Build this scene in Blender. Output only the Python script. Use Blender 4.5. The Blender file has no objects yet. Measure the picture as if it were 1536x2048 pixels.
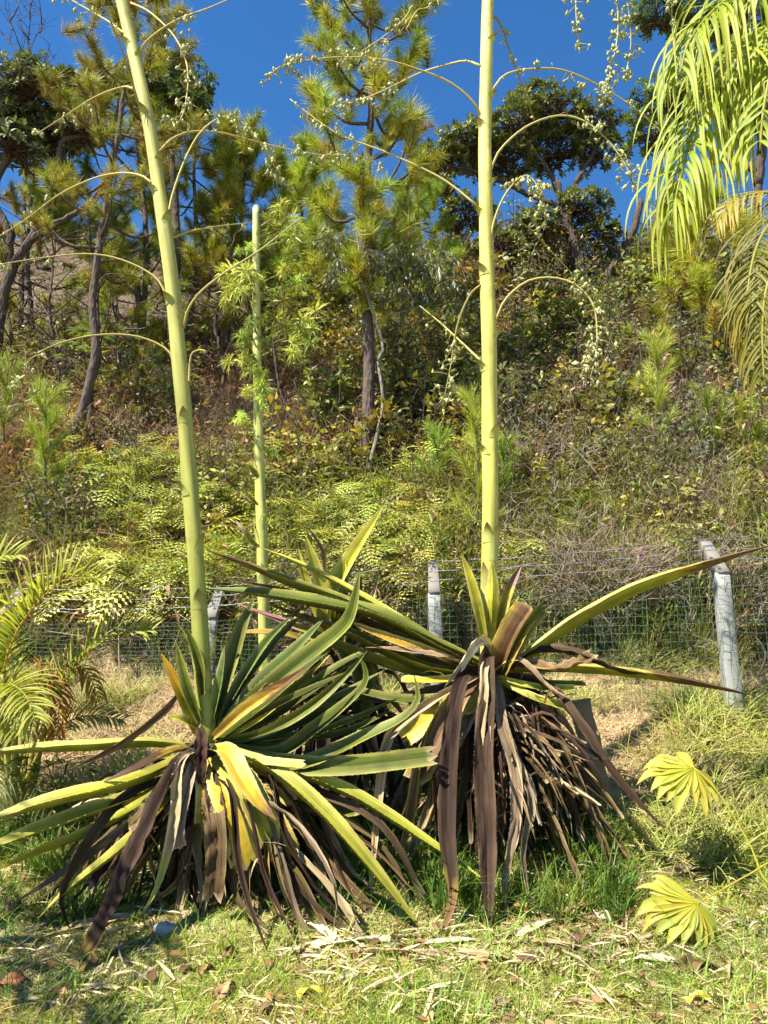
import bpy, math, random
import numpy as np
from math import radians, sin, cos, tan, pi
from mathutils import Vector

rng = np.random.default_rng(11)
random.seed(11)
scene = bpy.context.scene
COL = scene.collection

# ------------------------------------------------------------------ camera
CAMZ, PITCH, FPX = 1.55, radians(11.0), 1547.0
cam_data = bpy.data.cameras.new('camera')
cam = bpy.data.objects.new('camera', cam_data)
COL.objects.link(cam)
cam.location = (0, 0, CAMZ)
cam.rotation_euler = (pi / 2 + PITCH, 0, 0)
cam_data.sensor_fit = 'VERTICAL'
cam_data.sensor_height = 24.0
cam_data.lens = 24.0 * FPX / 2048.0
cam_data.clip_start = 0.05
cam_data.clip_end = 2000
scene.camera = cam

# ------------------------------------------------------------------ sky and sun
SUN_EL, SUN_X, SUN_Y = radians(54), -0.80, -0.60       # towards the sun: left of and behind the camera
n_ = math.hypot(SUN_X, SUN_Y)
sun_dir = Vector((SUN_X / n_ * cos(SUN_EL), SUN_Y / n_ * cos(SUN_EL), sin(SUN_EL)))
world = bpy.data.worlds.new('World')
scene.world = world
world.use_nodes = True
wn = world.node_tree
for n in list(wn.nodes):
    wn.nodes.remove(n)
sky = wn.nodes.new('ShaderNodeTexSky')
sky.sky_type = 'NISHITA'
sky.sun_disc = False
sky.sun_elevation = SUN_EL
sky.sun_rotation = math.atan2(sun_dir.x, sun_dir.y)
sky.altitude = 900
sky.air_density = 1.0
sky.dust_density = 0.0
sky.ozone_density = 2.0
hsv = wn.nodes.new('ShaderNodeHueSaturation')
hsv.inputs['Saturation'].default_value = 1.3
hsv.inputs['Hue'].default_value = 0.503
bg = wn.nodes.new('ShaderNodeBackground')
bg.inputs['Strength'].default_value = 0.078
wo = wn.nodes.new('ShaderNodeOutputWorld')
wn.links.new(sky.outputs[0], hsv.inputs['Color'])
wn.links.new(hsv.outputs[0], bg.inputs[0])
wn.links.new(bg.outputs[0], wo.inputs[0])
sl = bpy.data.lights.new('sun', 'SUN')
sl.energy = 5.0
sl.angle = radians(0.5)
sl.color = (1.0, 0.92, 0.78)
so = bpy.data.objects.new('sun', sl)
COL.objects.link(so)
so.location = (-20, -15, 30)
so.rotation_euler = sun_dir.to_track_quat('Z', 'Y').to_euler()
vs = scene.view_settings
vs.view_transform = 'Standard'
vs.look = 'None'
vs.gamma = 1.0
vs.exposure = 1.5
vs.use_curve_mapping = False
scene.cycles.max_bounces = 3
scene.cycles.diffuse_bounces = 2
scene.cycles.glossy_bounces = 1
scene.cycles.transmission_bounces = 2
scene.cycles.transparent_max_bounces = 2
scene.cycles.caustics_reflective = False
scene.cycles.caustics_refractive = False
scene.cycles.use_adaptive_sampling = True
scene.cycles.adaptive_threshold = 0.03
scene.cycles.use_denoising = True
scene.cycles.adaptive_min_samples = 16

# ------------------------------------------------------------------ measuring helpers
FWD = np.array([0, cos(PITCH), sin(PITCH)])
UPV = np.array([0, -sin(PITCH), cos(PITCH)])
def ray(px, py):
    return np.array([(px - 768) / FPX, 0, 0]) + FWD + UPV * ((1024 - py) / FPX)
def at(px, py, Y):
    d = ray(px, py)
    return np.array([0, 0, CAMZ]) + d * (Y / d[1])
def mpp(Y):                       # metres for one photo pixel at distance Y
    return Y * 1.0 / FPX

def bump(x, y):
    return (np.sin(x * 1.7 + 1.3 * np.sin(y * 0.9)) * np.sin(y * 1.3 + 0.7) * 0.5 +
            np.sin(x * 0.6 + 2.1) * np.sin(y * 0.5 + x * 0.3) +
            0.25 * np.sin(x * 4.1 + y * 2.3) * np.sin(y * 3.7 - x * 1.1))
GK_Y = [-300, 4.2, 5.0, 5.6, 6.2, 6.7, 7.3, 7.8]
GK_Z = [0, 0, .12, .35, .68, .98, 1.2, 1.4]
def terr(x, y):
    x = np.asarray(x, float); y = np.asarray(y, float)
    z = np.interp(y, GK_Y, GK_Z)
    yr = np.interp(x / np.maximum(y, 1), [-.6, -.42, -.25, -.05, .3, .6], [14.0, 14.5, 17, 20.5, 21, 19])
    h = np.clip(y - 7.8, 0, yr - 7.8) * 0.834 + np.clip(y - yr, 0, 25) * 0.10
    amp = np.interp(y, [3, 4.5, 7.5, 11, 60], [0.015, .03, .07, .3, .5])
    return z + h + bump(x, y) * amp
def ground_px(px, py, y0=2.5, y1=60):
    d = ray(px, py)
    ys = np.linspace(y0, y1, 4000)
    x = d[0] / d[1] * ys
    zz = CAMZ + d[2] / d[1] * ys
    hit = terr(x, ys) >= zz
    k = int(np.argmax(hit)) if hit.any() else int(np.argmin(np.abs(ys - 14.5)))   # above the ridge: stand on top of it
    return np.array([x[k], ys[k], float(terr(x[k], ys[k]))])
def gz(x, y):
    return float(terr(x, y))

# ------------------------------------------------------------------ mesh helpers
def norm(v):
    v = np.asarray(v, float)
    return v / (np.linalg.norm(v, axis=-1, keepdims=True) + 1e-12)

class MB:
    """collects vertices, quads, tris and per-vertex colours for ONE mesh"""
    def __init__(s):
        s.v, s.q, s.t, s.c, s.u, s.n = [], [], [], [], [], 0
    def add(s, v, q=None, t=None, c=(.2, .2, .2), uv=None):
        v = np.asarray(v, float).reshape(-1, 3)
        if q is not None and len(q): s.q.append(np.asarray(q, int).reshape(-1, 4) + s.n)
        if t is not None and len(t): s.t.append(np.asarray(t, int).reshape(-1, 3) + s.n)
        c = np.asarray(c, float)
        if c.ndim == 1: c = np.tile(c, (len(v), 1))
        s.v.append(v); s.c.append(c)
        s.u.append(np.zeros((len(v), 2)) if uv is None else np.asarray(uv, float))
        s.n += len(v)
    def arrays(s):
        V = np.concatenate(s.v); C = np.concatenate(s.c); U = np.concatenate(s.u)
        Q = np.concatenate(s.q) if s.q else np.zeros((0, 4), int)
        T = np.concatenate(s.t) if s.t else np.zeros((0, 3), int)
        return V, Q, T, C, U
    def inst(s, proto, R, T, S, cmul=None):
        """N copies of a proto (arrays) with rotations R(N,3,3), places T, scales S"""
        V, Q, Tr, C, U = proto
        N = len(T)
        if N == 0: return
        S = np.asarray(S, float)
        if S.ndim == 1: S = S[:, None]
        VV = np.einsum('nij,nvj->nvi', R, V[None] * S[:, None, :]) + np.asarray(T)[:, None, :]
        CC = np.tile(C[None], (N, 1, 1))
        if cmul is not None: CC = CC * np.asarray(cmul)[:, None, :]
        off = np.arange(N)[:, None, None] * len(V)
        s.add(VV.reshape(-1, 3), (Q[None] + off).reshape(-1, 4) if len(Q) else None,
              (Tr[None] + off).reshape(-1, 3) if len(Tr) else None, CC.reshape(-1, 3), np.tile(U, (N, 1)))

def mesh_from(name, mb, mat, smooth=False, origin=(0, 0, 0)):
    V, Q, T, C, U = mb.arrays()
    V = V - np.asarray(origin, float)
    me = bpy.data.meshes.new(name)
    nq, nt = len(Q), len(T)
    me.vertices.add(len(V)); me.vertices.foreach_set('co', V.astype(np.float32).ravel())
    me.loops.add(nq * 4 + nt * 3)
    me.loops.foreach_set('vertex_index', np.concatenate([Q.ravel(), T.ravel()]).astype(np.int32))
    me.polygons.add(nq + nt)
    ls = np.concatenate([np.arange(nq) * 4, nq * 4 + np.arange(nt) * 3]).astype(np.int32)
    me.polygons.foreach_set('loop_start', ls)
    if smooth: me.polygons.foreach_set('use_smooth', np.ones(nq + nt, bool))
    me.update(calc_edges=True)
    a = me.attributes.new('col', 'FLOAT_COLOR', 'POINT')
    a.data.foreach_set('color', np.concatenate([C, np.ones((len(C), 1))], 1).astype(np.float32).ravel())
    a = me.attributes.new('luv', 'FLOAT_VECTOR', 'POINT')
    a.data.foreach_set('vector', np.concatenate([U, np.zeros((len(U), 1))], 1).astype(np.float32).ravel())
    if mat: me.materials.append(mat)
    return me

def link(name, data, parent=None, loc=(0, 0, 0)):
    o = bpy.data.objects.new(name, data)
    COL.objects.link(o)
    if parent is not None: o.parent = parent
    o.location = loc
    return o
def tag(o, label=None, cat=None, group=None, kind=None):
    if label: o['label'] = label
    if cat: o['category'] = cat
    if group: o['group'] = group
    if kind: o['kind'] = kind
    return o
def thing(name, label, cat, loc, group=None):
    return tag(link(name, None, None, tuple(float(a) for a in loc)), label, cat, group)
def world_loc(o):
    l = np.array(o.location[:])
    while o.parent is not None:
        o = o.parent
        l = l + np.array(o.location[:])
    return l
def part(name, mb, mat, parent, smooth=False, kind=None):
    o = link(name, mesh_from(name, mb, mat, smooth, world_loc(parent)), parent)
    if kind: o['kind'] = kind
    return o
def solo(name, mb, mat, label, cat, base, smooth=False, group=None):
    o = link(name, mesh_from(name, mb, mat, smooth, base), None, tuple(float(a) for a in base))
    return tag(o, label, cat, group)

def smooth_path(pts, n=16):
    """Catmull-Rom through the points, n samples by arc length"""
    P = np.asarray(pts, float)
    if len(P) == 2:
        return P[0] + (P[1] - P[0]) * np.linspace(0, 1, n)[:, None]
    Q = np.vstack([2 * P[0] - P[1], P, 2 * P[-1] - P[-2]])
    out = []
    for i in range(len(P) - 1):
        a, b, c, d = Q[i:i + 4]
        t = np.linspace(0, 1, 12, endpoint=False)[:, None]
        out.append(.5 * (2 * b + (c - a) * t + (2 * a - 5 * b + 4 * c - d) * t ** 2 + (3 * b - a - 3 * c + d) * t ** 3))
    R = np.vstack(out + [P[-1:]])
    L = np.concatenate([[0], np.cumsum(np.linalg.norm(np.diff(R, axis=0), axis=1))])
    s = np.linspace(0, L[-1], n)
    return np.stack([np.interp(s, L, R[:, k]) for k in range(R.shape[1])], 1)

def tube(mb, pts, rad, sides=6, col=(.1, .08, .06), cap=True, ridge=0.0):
    P = np.asarray(pts, float); n = len(P)
    rad = np.broadcast_to(np.asarray(rad, float), (n,))
    T = norm(np.gradient(P, axis=0))
    ref = np.array([0, -1., 0]) if abs(T[0][1]) < .8 else np.array([0, 0, 1.])
    a = np.linspace(0, 2 * pi, sides, endpoint=False)
    vs_ = []
    A = norm(np.cross(T[0], ref))
    for i in range(n):
        A = norm(A - T[i] * np.dot(A, T[i]))
        B = np.cross(T[i], A)
        rr = rad[i] * (1 + ridge * np.cos(a * 3 + i * .7))
        vs_.append(P[i] + (np.cos(a) * rr)[:, None] * A + (np.sin(a) * rr)[:, None] * B)
    V = np.concatenate(vs_)
    i, j = np.meshgrid(np.arange(n - 1), np.arange(sides), indexing='ij')
    j2 = (j + 1) % sides
    Q = np.stack([i * sides + j, i * sides + j2, (i + 1) * sides + j2, (i + 1) * sides + j], -1).reshape(-1, 4)
    c = np.asarray(col, float)
    if c.ndim == 2: c = np.repeat(c, sides, axis=0)
    L = np.concatenate([[0], np.cumsum(np.linalg.norm(np.diff(P, axis=0), axis=1))])
    uv = np.stack([np.tile(np.arange(sides) / sides, n), np.repeat(L, sides)], 1)
    t = None
    if cap:
        t = [[(n - 1) * sides, (n - 1) * sides + k, (n - 1) * sides + k + 1] for k in range(1, sides - 1)]
        t += [[0, k + 1, k] for k in range(1, sides - 1)]
    mb.add(V, Q, t, c, uv)

def frames(dirs, spin=None, up=None):
    """rotation matrices whose Z column is dir, spun about it at random"""
    Z = norm(dirs); N = len(Z)
    ref = np.where(np.abs(Z[:, 2:3]) < .9, np.array([[0, 0, 1.]]), np.array([[1., 0, 0]]))
    X = norm(np.cross(ref, Z)); Y = np.cross(Z, X)
    if spin is None: spin = rng.uniform(0, 2 * pi, N)
    c, s_ = np.cos(spin)[:, None], np.sin(spin)[:, None]
    return np.stack([X * c + Y * s_, -X * s_ + Y * c, Z], -1)
def rand_dirs(n, zlo=-1, zhi=1):
    z = rng.uniform(zlo, zhi, n); a = rng.uniform(0, 2 * pi, n); r = np.sqrt(1 - z * z)
    return np.stack([r * np.cos(a), r * np.sin(a), z], 1)

# ------------------------------------------------------------------ materials
def mat_new(name):
    m = bpy.data.materials.new(name); m.use_nodes = True
    nt = m.node_tree
    for n in list(nt.nodes): nt.nodes.remove(n)
    return m, nt, nt.nodes.new('ShaderNodeOutputMaterial')
def nd(nt, kind, **kw):
    n = nt.nodes.new(kind)
    for k, v in kw.items():
        if k in n.inputs: n.inputs[k].default_value = v
        else: setattr(n, k, v)
    return n
def mixc(nt, fac, a, b, mode='MIX'):
    n = nt.nodes.new('ShaderNodeMix'); n.data_type = 'RGBA'; n.blend_type = mode
    for sock, val in ((n.inputs[0], fac), (n.inputs[6], a), (n.inputs[7], b)):
        if hasattr(val, 'is_output'): nt.links.new(val, sock)
        else: sock.default_value = val if not isinstance(val, tuple) else (*val, 1)[:4]
    return n.outputs[2]
def foliage(name, rough=.55, transl=.3, spec=.4, var=.35, hue=.03, streak=None, bump_=0.0, mottled=0.0):
    m, nt, out = mat_new(name)
    L = nt.links.new
    a = nd(nt, 'ShaderNodeAttribute', attribute_name='col')
    info = nd(nt, 'ShaderNodeObjectInfo')
    mr = nd(nt, 'ShaderNodeMapRange'); mr.inputs[3].default_value = 1 - var; mr.inputs[4].default_value = 1 + var
    L(info.outputs['Random'], mr.inputs[0])
    mul = nd(nt, 'ShaderNodeMath', operation='MULTIPLY'); mul.inputs[1].default_value = 7.31
    fr = nd(nt, 'ShaderNodeMath', operation='FRACT')
    L(info.outputs['Random'], mul.inputs[0]); L(mul.outputs[0], fr.inputs[0])
    mh = nd(nt, 'ShaderNodeMapRange'); mh.inputs[3].default_value = .5 - hue; mh.inputs[4].default_value = .5 + hue
    L(fr.outputs[0], mh.inputs[0])
    hs = nd(nt, 'ShaderNodeHueSaturation')
    L(mr.outputs[0], hs.inputs['Value']); L(mh.outputs[0], hs.inputs['Hue']); L(a.outputs['Color'], hs.inputs['Color'])
    colr = hs.outputs[0]
    bsdf = nd(nt, 'ShaderNodeBsdfPrincipled')
    if streak:
        u = nd(nt, 'ShaderNodeAttribute', attribute_name='luv')
        mp = nd(nt, 'ShaderNodeMapping'); mp.inputs['Scale'].default_value = (streak[0], streak[1], 1)
        L(u.outputs['Vector'], mp.inputs[0])
        noi = nd(nt, 'ShaderNodeTexNoise'); noi.inputs['Scale'].default_value = 1; noi.inputs['Detail'].default_value = 5
        L(mp.outputs[0], noi.inputs['Vector'])
        r = nd(nt, 'ShaderNodeMapRange'); r.inputs[1].default_value = .3; r.inputs[2].default_value = .7
        r.inputs[3].default_value = 1 - streak[2]; r.inputs[4].default_value = 1 + streak[2]
        L(noi.outputs['Fac'], r.inputs[0])
        vm = nd(nt, 'ShaderNodeVectorMath', operation='SCALE')
        L(colr, vm.inputs[0]); L(r.outputs[0], vm.inputs['Scale'])
        colr = vm.outputs[0]
    if mottled:
        tc = nd(nt, 'ShaderNodeTexCoord')
        no2 = nd(nt, 'ShaderNodeTexNoise'); no2.inputs['Scale'].default_value = 9; no2.inputs['Detail'].default_value = 6
        L(tc.outputs['Object'], no2.inputs['Vector'])
        r2 = nd(nt, 'ShaderNodeMapRange'); r2.inputs[1].default_value = .5; r2.inputs[2].default_value = .72; r2.inputs[4].default_value = mottled
        L(no2.outputs['Fac'], r2.inputs[0])
        colr = mixc(nt, r2.outputs[0], colr, (.16, .10, .04))
    L(colr, bsdf.inputs['Base Color'])
    bsdf.inputs['Roughness'].default_value = rough
    bsdf.inputs['Specular IOR Level'].default_value = spec
    if bump_ and streak:
        b = nd(nt, 'ShaderNodeBump'); b.inputs['Strength'].default_value = bump_; b.inputs['Distance'].default_value = .01
        L(noi.outputs['Fac'], b.inputs['Height']); L(b.outputs[0], bsdf.inputs['Normal'])
    sh = bsdf.outputs[0]
    if transl:
        tr = nd(nt, 'ShaderNodeBsdfTranslucent')
        g = mixc(nt, 1.0, colr, (1.25, 1.2, .55), 'MULTIPLY')
        L(g, tr.inputs['Color'])
        mx = nd(nt, 'ShaderNodeMixShader'); mx.inputs[0].default_value = transl
        L(sh, mx.inputs[1]); L(tr.outputs[0], mx.inputs[2]); sh = mx.outputs[0]
    L(sh, out.inputs['Surface'])
    return m
M_LEAF = foliage('leaf_blades', .5, .32, .4)
M_GLOSSY = foliage('glossy_tree_leaves', .48, .15, .3, var=.12)
M_NEEDLE = foliage('pine_needles', .5, .25, .4, var=.2)
M_AGAVE = foliage('agave_leaf', .5, .10, .25, var=.10, hue=.008, streak=(26, 2.2, .30), bump_=.25, mottled=.35)
M_DEAD = foliage('dead_leaf', .72, .06, .14, var=.25, hue=.012, streak=(18, 3, .45), bump_=.5)
M_STALK = foliage('stalk_skin', .5, .0, .3, var=.0, hue=0, streak=(9, 1.6, .22), bump_=.15, mottled=.30)
M_TWIG = foliage('branch_skin', .6, .0, .3, var=.06, hue=.01)
M_DRY = foliage('dry_straw', .85, .2, .15, var=.3, hue=.02)
M_PALM = foliage('palm_leaflet', .5, .42, .3, var=.12, hue=.012, streak=(10, 4, .12))

def bark(name, c1, c2, scale=6):
    m, nt, out = mat_new(name); L = nt.links.new
    tc = nd(nt, 'ShaderNodeTexCoord')
    mp = nd(nt, 'ShaderNodeMapping'); mp.inputs['Scale'].default_value = (scale, scale, scale * .35)
    L(tc.outputs['Object'], mp.inputs[0])
    no = nd(nt, 'ShaderNodeTexNoise'); no.inputs['Scale'].default_value = 2; no.inputs['Detail'].default_value = 8; no.inputs['Roughness'].default_value = .7
    vo = nd(nt, 'ShaderNodeTexVoronoi'); vo.inputs['Scale'].default_value = 3.5
    L(mp.outputs[0], no.inputs['Vector']); L(mp.outputs[0], vo.inputs['Vector'])
    c = mixc(nt, no.outputs['Fac'], c1, c2)
    b = nd(nt, 'ShaderNodeBsdfPrincipled'); b.inputs['Roughness'].default_value = .95; b.inputs['Specular IOR Level'].default_value = .1
    L(c, b.inputs['Base Color'])
    bp = nd(nt, 'ShaderNodeBump'); bp.inputs['Strength'].default_value = .8; bp.inputs['Distance'].default_value = .03
    L(vo.outputs['Distance'], bp.inputs['Height']); L(bp.outputs[0], b.inputs['Normal'])
    L(b.outputs[0], out.inputs['Surface'])
    return m
M_BARK = bark('pine_bark', (.045, .035, .03), (.17, .13, .11))
M_BARK2 = bark('grey_bark', (.04, .032, .028), (.13, .10, .085))
M_PALE = bark('pale_bark', (.13, .11, .095), (.30, .27, .235))
M_TRUNK = bark('fibrous_trunk', (.03, .022, .016), (.12, .085, .055), 10)

def ground_mat():
    m, nt, out = mat_new('soil_and_turf'); L = nt.links.new
    tc = nd(nt, 'ShaderNodeTexCoord')
    def noise(s, d=2):
        n = nd(nt, 'ShaderNodeTexNoise'); n.inputs['Scale'].default_value = s; n.inputs['Detail'].default_value = d
        L(tc.outputs['Object'], n.inputs['Vector']); return n.outputs['Fac']
    def ramp(f, a, b):
        r = nd(nt, 'ShaderNodeMapRange'); r.inputs[1].default_value = a; r.inputs[2].default_value = b
        L(f, r.inputs[0]); return r.outputs[0]
    turf = mixc(nt, ramp(noise(1.3), .35, .62), (.27, .21, .11), (.15, .16, .05))
    turf = mixc(nt, ramp(noise(28), .45, .7), turf, (.38, .30, .17))
    soil = mixc(nt, ramp(noise(2.2), .3, .7), (.09, .052, .032), (.21, .125, .075))
    soil = mixc(nt, ramp(noise(20), .5, .7), soil, (.26, .19, .11))
    sep = nd(nt, 'ShaderNodeSeparateXYZ'); L(tc.outputs['Object'], sep.inputs[0])
    c = mixc(nt, ramp(sep.outputs['Y'], 6.4, 9.0), turf, soil)
    b = nd(nt, 'ShaderNodeBsdfPrincipled'); b.inputs['Roughness'].default_value = 1; b.inputs['Specular IOR Level'].default_value = .1
    L(c, b.inputs['Base Color'])
    bp = nd(nt, 'ShaderNodeBump'); bp.inputs['Strength'].default_value = .7; bp.inputs['Distance'].default_value = .04
    L(noise(40), bp.inputs['Height']); L(bp.outputs[0], b.inputs['Normal'])
    L(b.outputs[0], out.inputs['Surface'])
    return m
M_GROUND = ground_mat()
def hill_mat():
    m, nt, out = mat_new('dry_hillside'); L = nt.links.new
    tc = nd(nt, 'ShaderNodeTexCoord')
    n1 = nd(nt, 'ShaderNodeTexNoise'); n1.inputs['Scale'].default_value = .35; n1.inputs['Detail'].default_value = 10; n1.inputs['Roughness'].default_value = .7
    n2 = nd(nt, 'ShaderNodeTexNoise'); n2.inputs['Scale'].default_value = 2.2; n2.inputs['Detail'].default_value = 8
    for n in (n1, n2): L(tc.outputs['Object'], n.inputs['Vector'])
    r1 = nd(nt, 'ShaderNodeMapRange'); r1.inputs[1].default_value = .35; r1.inputs[2].default_value = .65; L(n1.outputs['Fac'], r1.inputs[0])
    r2 = nd(nt, 'ShaderNodeMapRange'); r2.inputs[1].default_value = .48; r2.inputs[2].default_value = .60; L(n2.outputs['Fac'], r2.inputs[0])
    c = mixc(nt, r1.outputs[0], (.115, .078, .052), (.185, .135, .095))
    c = mixc(nt, r2.outputs[0], c, (.06, .06, .03))
    b = nd(nt, 'ShaderNodeBsdfPrincipled'); b.inputs['Roughness'].default_value = 1; b.inputs['Specular IOR Level'].default_value = .05
    L(c, b.inputs['Base Color'])
    bp = nd(nt, 'ShaderNodeBump'); bp.inputs['Strength'].default_value = 1; bp.inputs['Distance'].default_value = .6
    L(n2.outputs['Fac'], bp.inputs['Height']); L(bp.outputs[0], b.inputs['Normal'])
    L(b.outputs[0], out.inputs['Surface'])
    return m
M_HILL = hill_mat()
def concrete_mat():
    m, nt, out = mat_new('weathered_concrete'); L = nt.links.new
    tc = nd(nt, 'ShaderNodeTexCoord')
    n1 = nd(nt, 'ShaderNodeTexNoise'); n1.inputs['Scale'].default_value = 14; n1.inputs['Detail'].default_value = 8
    n2 = nd(nt, 'ShaderNodeTexNoise'); n2.inputs['Scale'].default_value = 120; n2.inputs['Detail'].default_value = 3
    for n in (n1, n2): L(tc.outputs['Object'], n.inputs['Vector'])
    at_ = nd(nt, 'ShaderNodeAttribute', attribute_name='col')
    r1 = nd(nt, 'ShaderNodeMapRange'); r1.inputs[1].default_value = .5; r1.inputs[2].default_value = .75; L(n1.outputs['Fac'], r1.inputs[0])
    c = mixc(nt, r1.outputs[0], at_.outputs['Color'], (.20, .195, .18))
    r2 = nd(nt, 'ShaderNodeMapRange'); r2.inputs[1].default_value = .55; r2.inputs[2].default_value = .75; r2.inputs[4].default_value = .5; L(n2.outputs['Fac'], r2.inputs[0])
    c = mixc(nt, r2.outputs[0], c, (.22, .22, .2))
    b = nd(nt, 'ShaderNodeBsdfPrincipled'); b.inputs['Roughness'].default_value = .95; b.inputs['Specular IOR Level'].default_value = .2
    L(c, b.inputs['Base Color'])
    bp = nd(nt, 'ShaderNodeBump'); bp.inputs['Strength'].default_value = .5; bp.inputs['Distance'].default_value = .006
    L(n2.outputs['Fac'], bp.inputs['Height']); L(bp.outputs[0], b.inputs['Normal'])
    L(b.outputs[0], out.inputs['Surface'])
    return m
M_CONC = concrete_mat()
def plain(name, col, rough=.5, metal=0):
    m, nt, out = mat_new(name)
    no = nd(nt, 'ShaderNodeTexNoise'); no.inputs['Scale'].default_value = 30
    b = nd(nt, 'ShaderNodeBsdfPrincipled'); b.inputs['Roughness'].default_value = rough; b.inputs['Metallic'].default_value = metal
    nt.links.new(mixc(nt, no.outputs['Fac'], tuple(c * .75 for c in col), tuple(min(1, c * 1.2) for c in col)), b.inputs['Base Color'])
    nt.links.new(b.outputs[0], out.inputs['Surface'])
    return m
M_MESHW = plain('green_coated_wire', (.06, .14, .105), .5)
M_BARB = plain('galvanised_wire', (.30, .33, .34), .4, .6)
M_GREENPL = plain('green_plastic', (.03, .33, .22), .35)
M_STONE = plain('pale_stone', (.38, .37, .34), .95)

# ------------------------------------------------------------------ the setting: ground and far hill
def build_ground():
    xs = np.unique(np.concatenate([np.linspace(-400, -30, 16), np.linspace(-30, -6, 40), np.linspace(-6, 6, 90), np.linspace(6, 30, 40), np.linspace(30, 400, 16)]))
    ys = np.unique(np.concatenate([np.linspace(-200, 2, 16), np.linspace(2, 9, 80), np.linspace(9, 26, 80), np.linspace(26, 90, 30), np.linspace(90, 900, 16)]))
    X, Y = np.meshgrid(xs, ys, indexing='ij')
    Z = terr(X, Y)
    V = np.stack([X, Y, Z], -1).reshape(-1, 3)
    ny = len(ys)
    i, j = np.meshgrid(np.arange(len(xs) - 1), np.arange(ny - 1), indexing='ij')
    Q = np.stack([i * ny + j, (i + 1) * ny + j, (i + 1) * ny + j + 1, i * ny + j + 1], -1).reshape(-1, 4)
    mb = MB(); mb.add(V, Q)
    o = link('ground', mesh_from('ground', mb, M_GROUND, True))
    tag(o, 'grassy bank rising into a steep overgrown slope', 'ground', None, 'structure')
    # the bare brown hill beyond the slope
    xs = np.linspace(-75, 30, 90); ys = np.linspace(26, 95, 70)
    X, Y = np.meshgrid(xs, ys, indexing='ij')
    ridge = np.interp(X, [-75, -45, -24, -15, -8, -3, 3, 12, 30], [26, 31, 30.5, 30, 26.5, 20.5, 15, 10, 6])
    t = np.clip((Y - 26) / 24, 0, 1); t2 = np.clip((Y - 50) / 45, 0, 1)
    Z = 6 + (ridge - 6) * (t ** .8) * (1 - .5 * t2 ** 2) + bump(X * .3, Y * .3) * .5 + bump(X * .9, Y * .9) * .18
    V = np.stack([X, Y, Z], -1).reshape(-1, 3); ny = len(ys)
    i, j = np.meshgrid(np.arange(len(xs) - 1), np.arange(ny - 1), indexing='ij')
    Q = np.stack([i * ny + j, (i + 1) * ny + j, (i + 1) * ny + j + 1, i * ny + j + 1], -1).reshape(-1, 4)
    mb = MB(); mb.add(V, Q)
    o = link('hill', mesh_from('hill', mb, M_HILL, True))
    tag(o, 'bare brown hill behind the trees', 'hill', None, 'structure')
build_ground()

# ------------------------------------------------------------------ agave leaves
GREEN = dict(mid=(.072, .098, .010), mar=(.27, .26, .055), mat='A')
LIME = dict(mid=(.26, .27, .020), mar=(.50, .44, .11), mat='A')
BLUEG = dict(mid=(.070, .10, .018), mar=(.25, .27, .08), mat='A')
YELLOW = dict(mid=(.46, .33, .03), mar=(.56, .50, .18), mat='A')
HALF = dict(mid=(.13, .07, .03), mar=(.50, .37, .06), mat='A')
OCHRE = dict(mid=(.34, .22, .03), mar=(.45, .38, .10), mat='A')
PURPLE = dict(mid=(.030, .016, .011), mar=(.075, .043, .027), mat='D')
BROWN = dict(mid=(.12, .076, .033), mar=(.23, .16, .08), mat='D')
DARK = dict(mid=(.045, .028, .016), mar=(.09, .058, .033), mat='D')
TAN = dict(mid=(.32, .23, .125), mar=(.45, .35, .21), mat='D')
GREYT = dict(mid=(.21, .15, .09), mar=(.33, .25, .16), mat='D')
CREAM = dict(mid=(.55, .47, .30), mar=(.62, .56, .40), mat='D')

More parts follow.
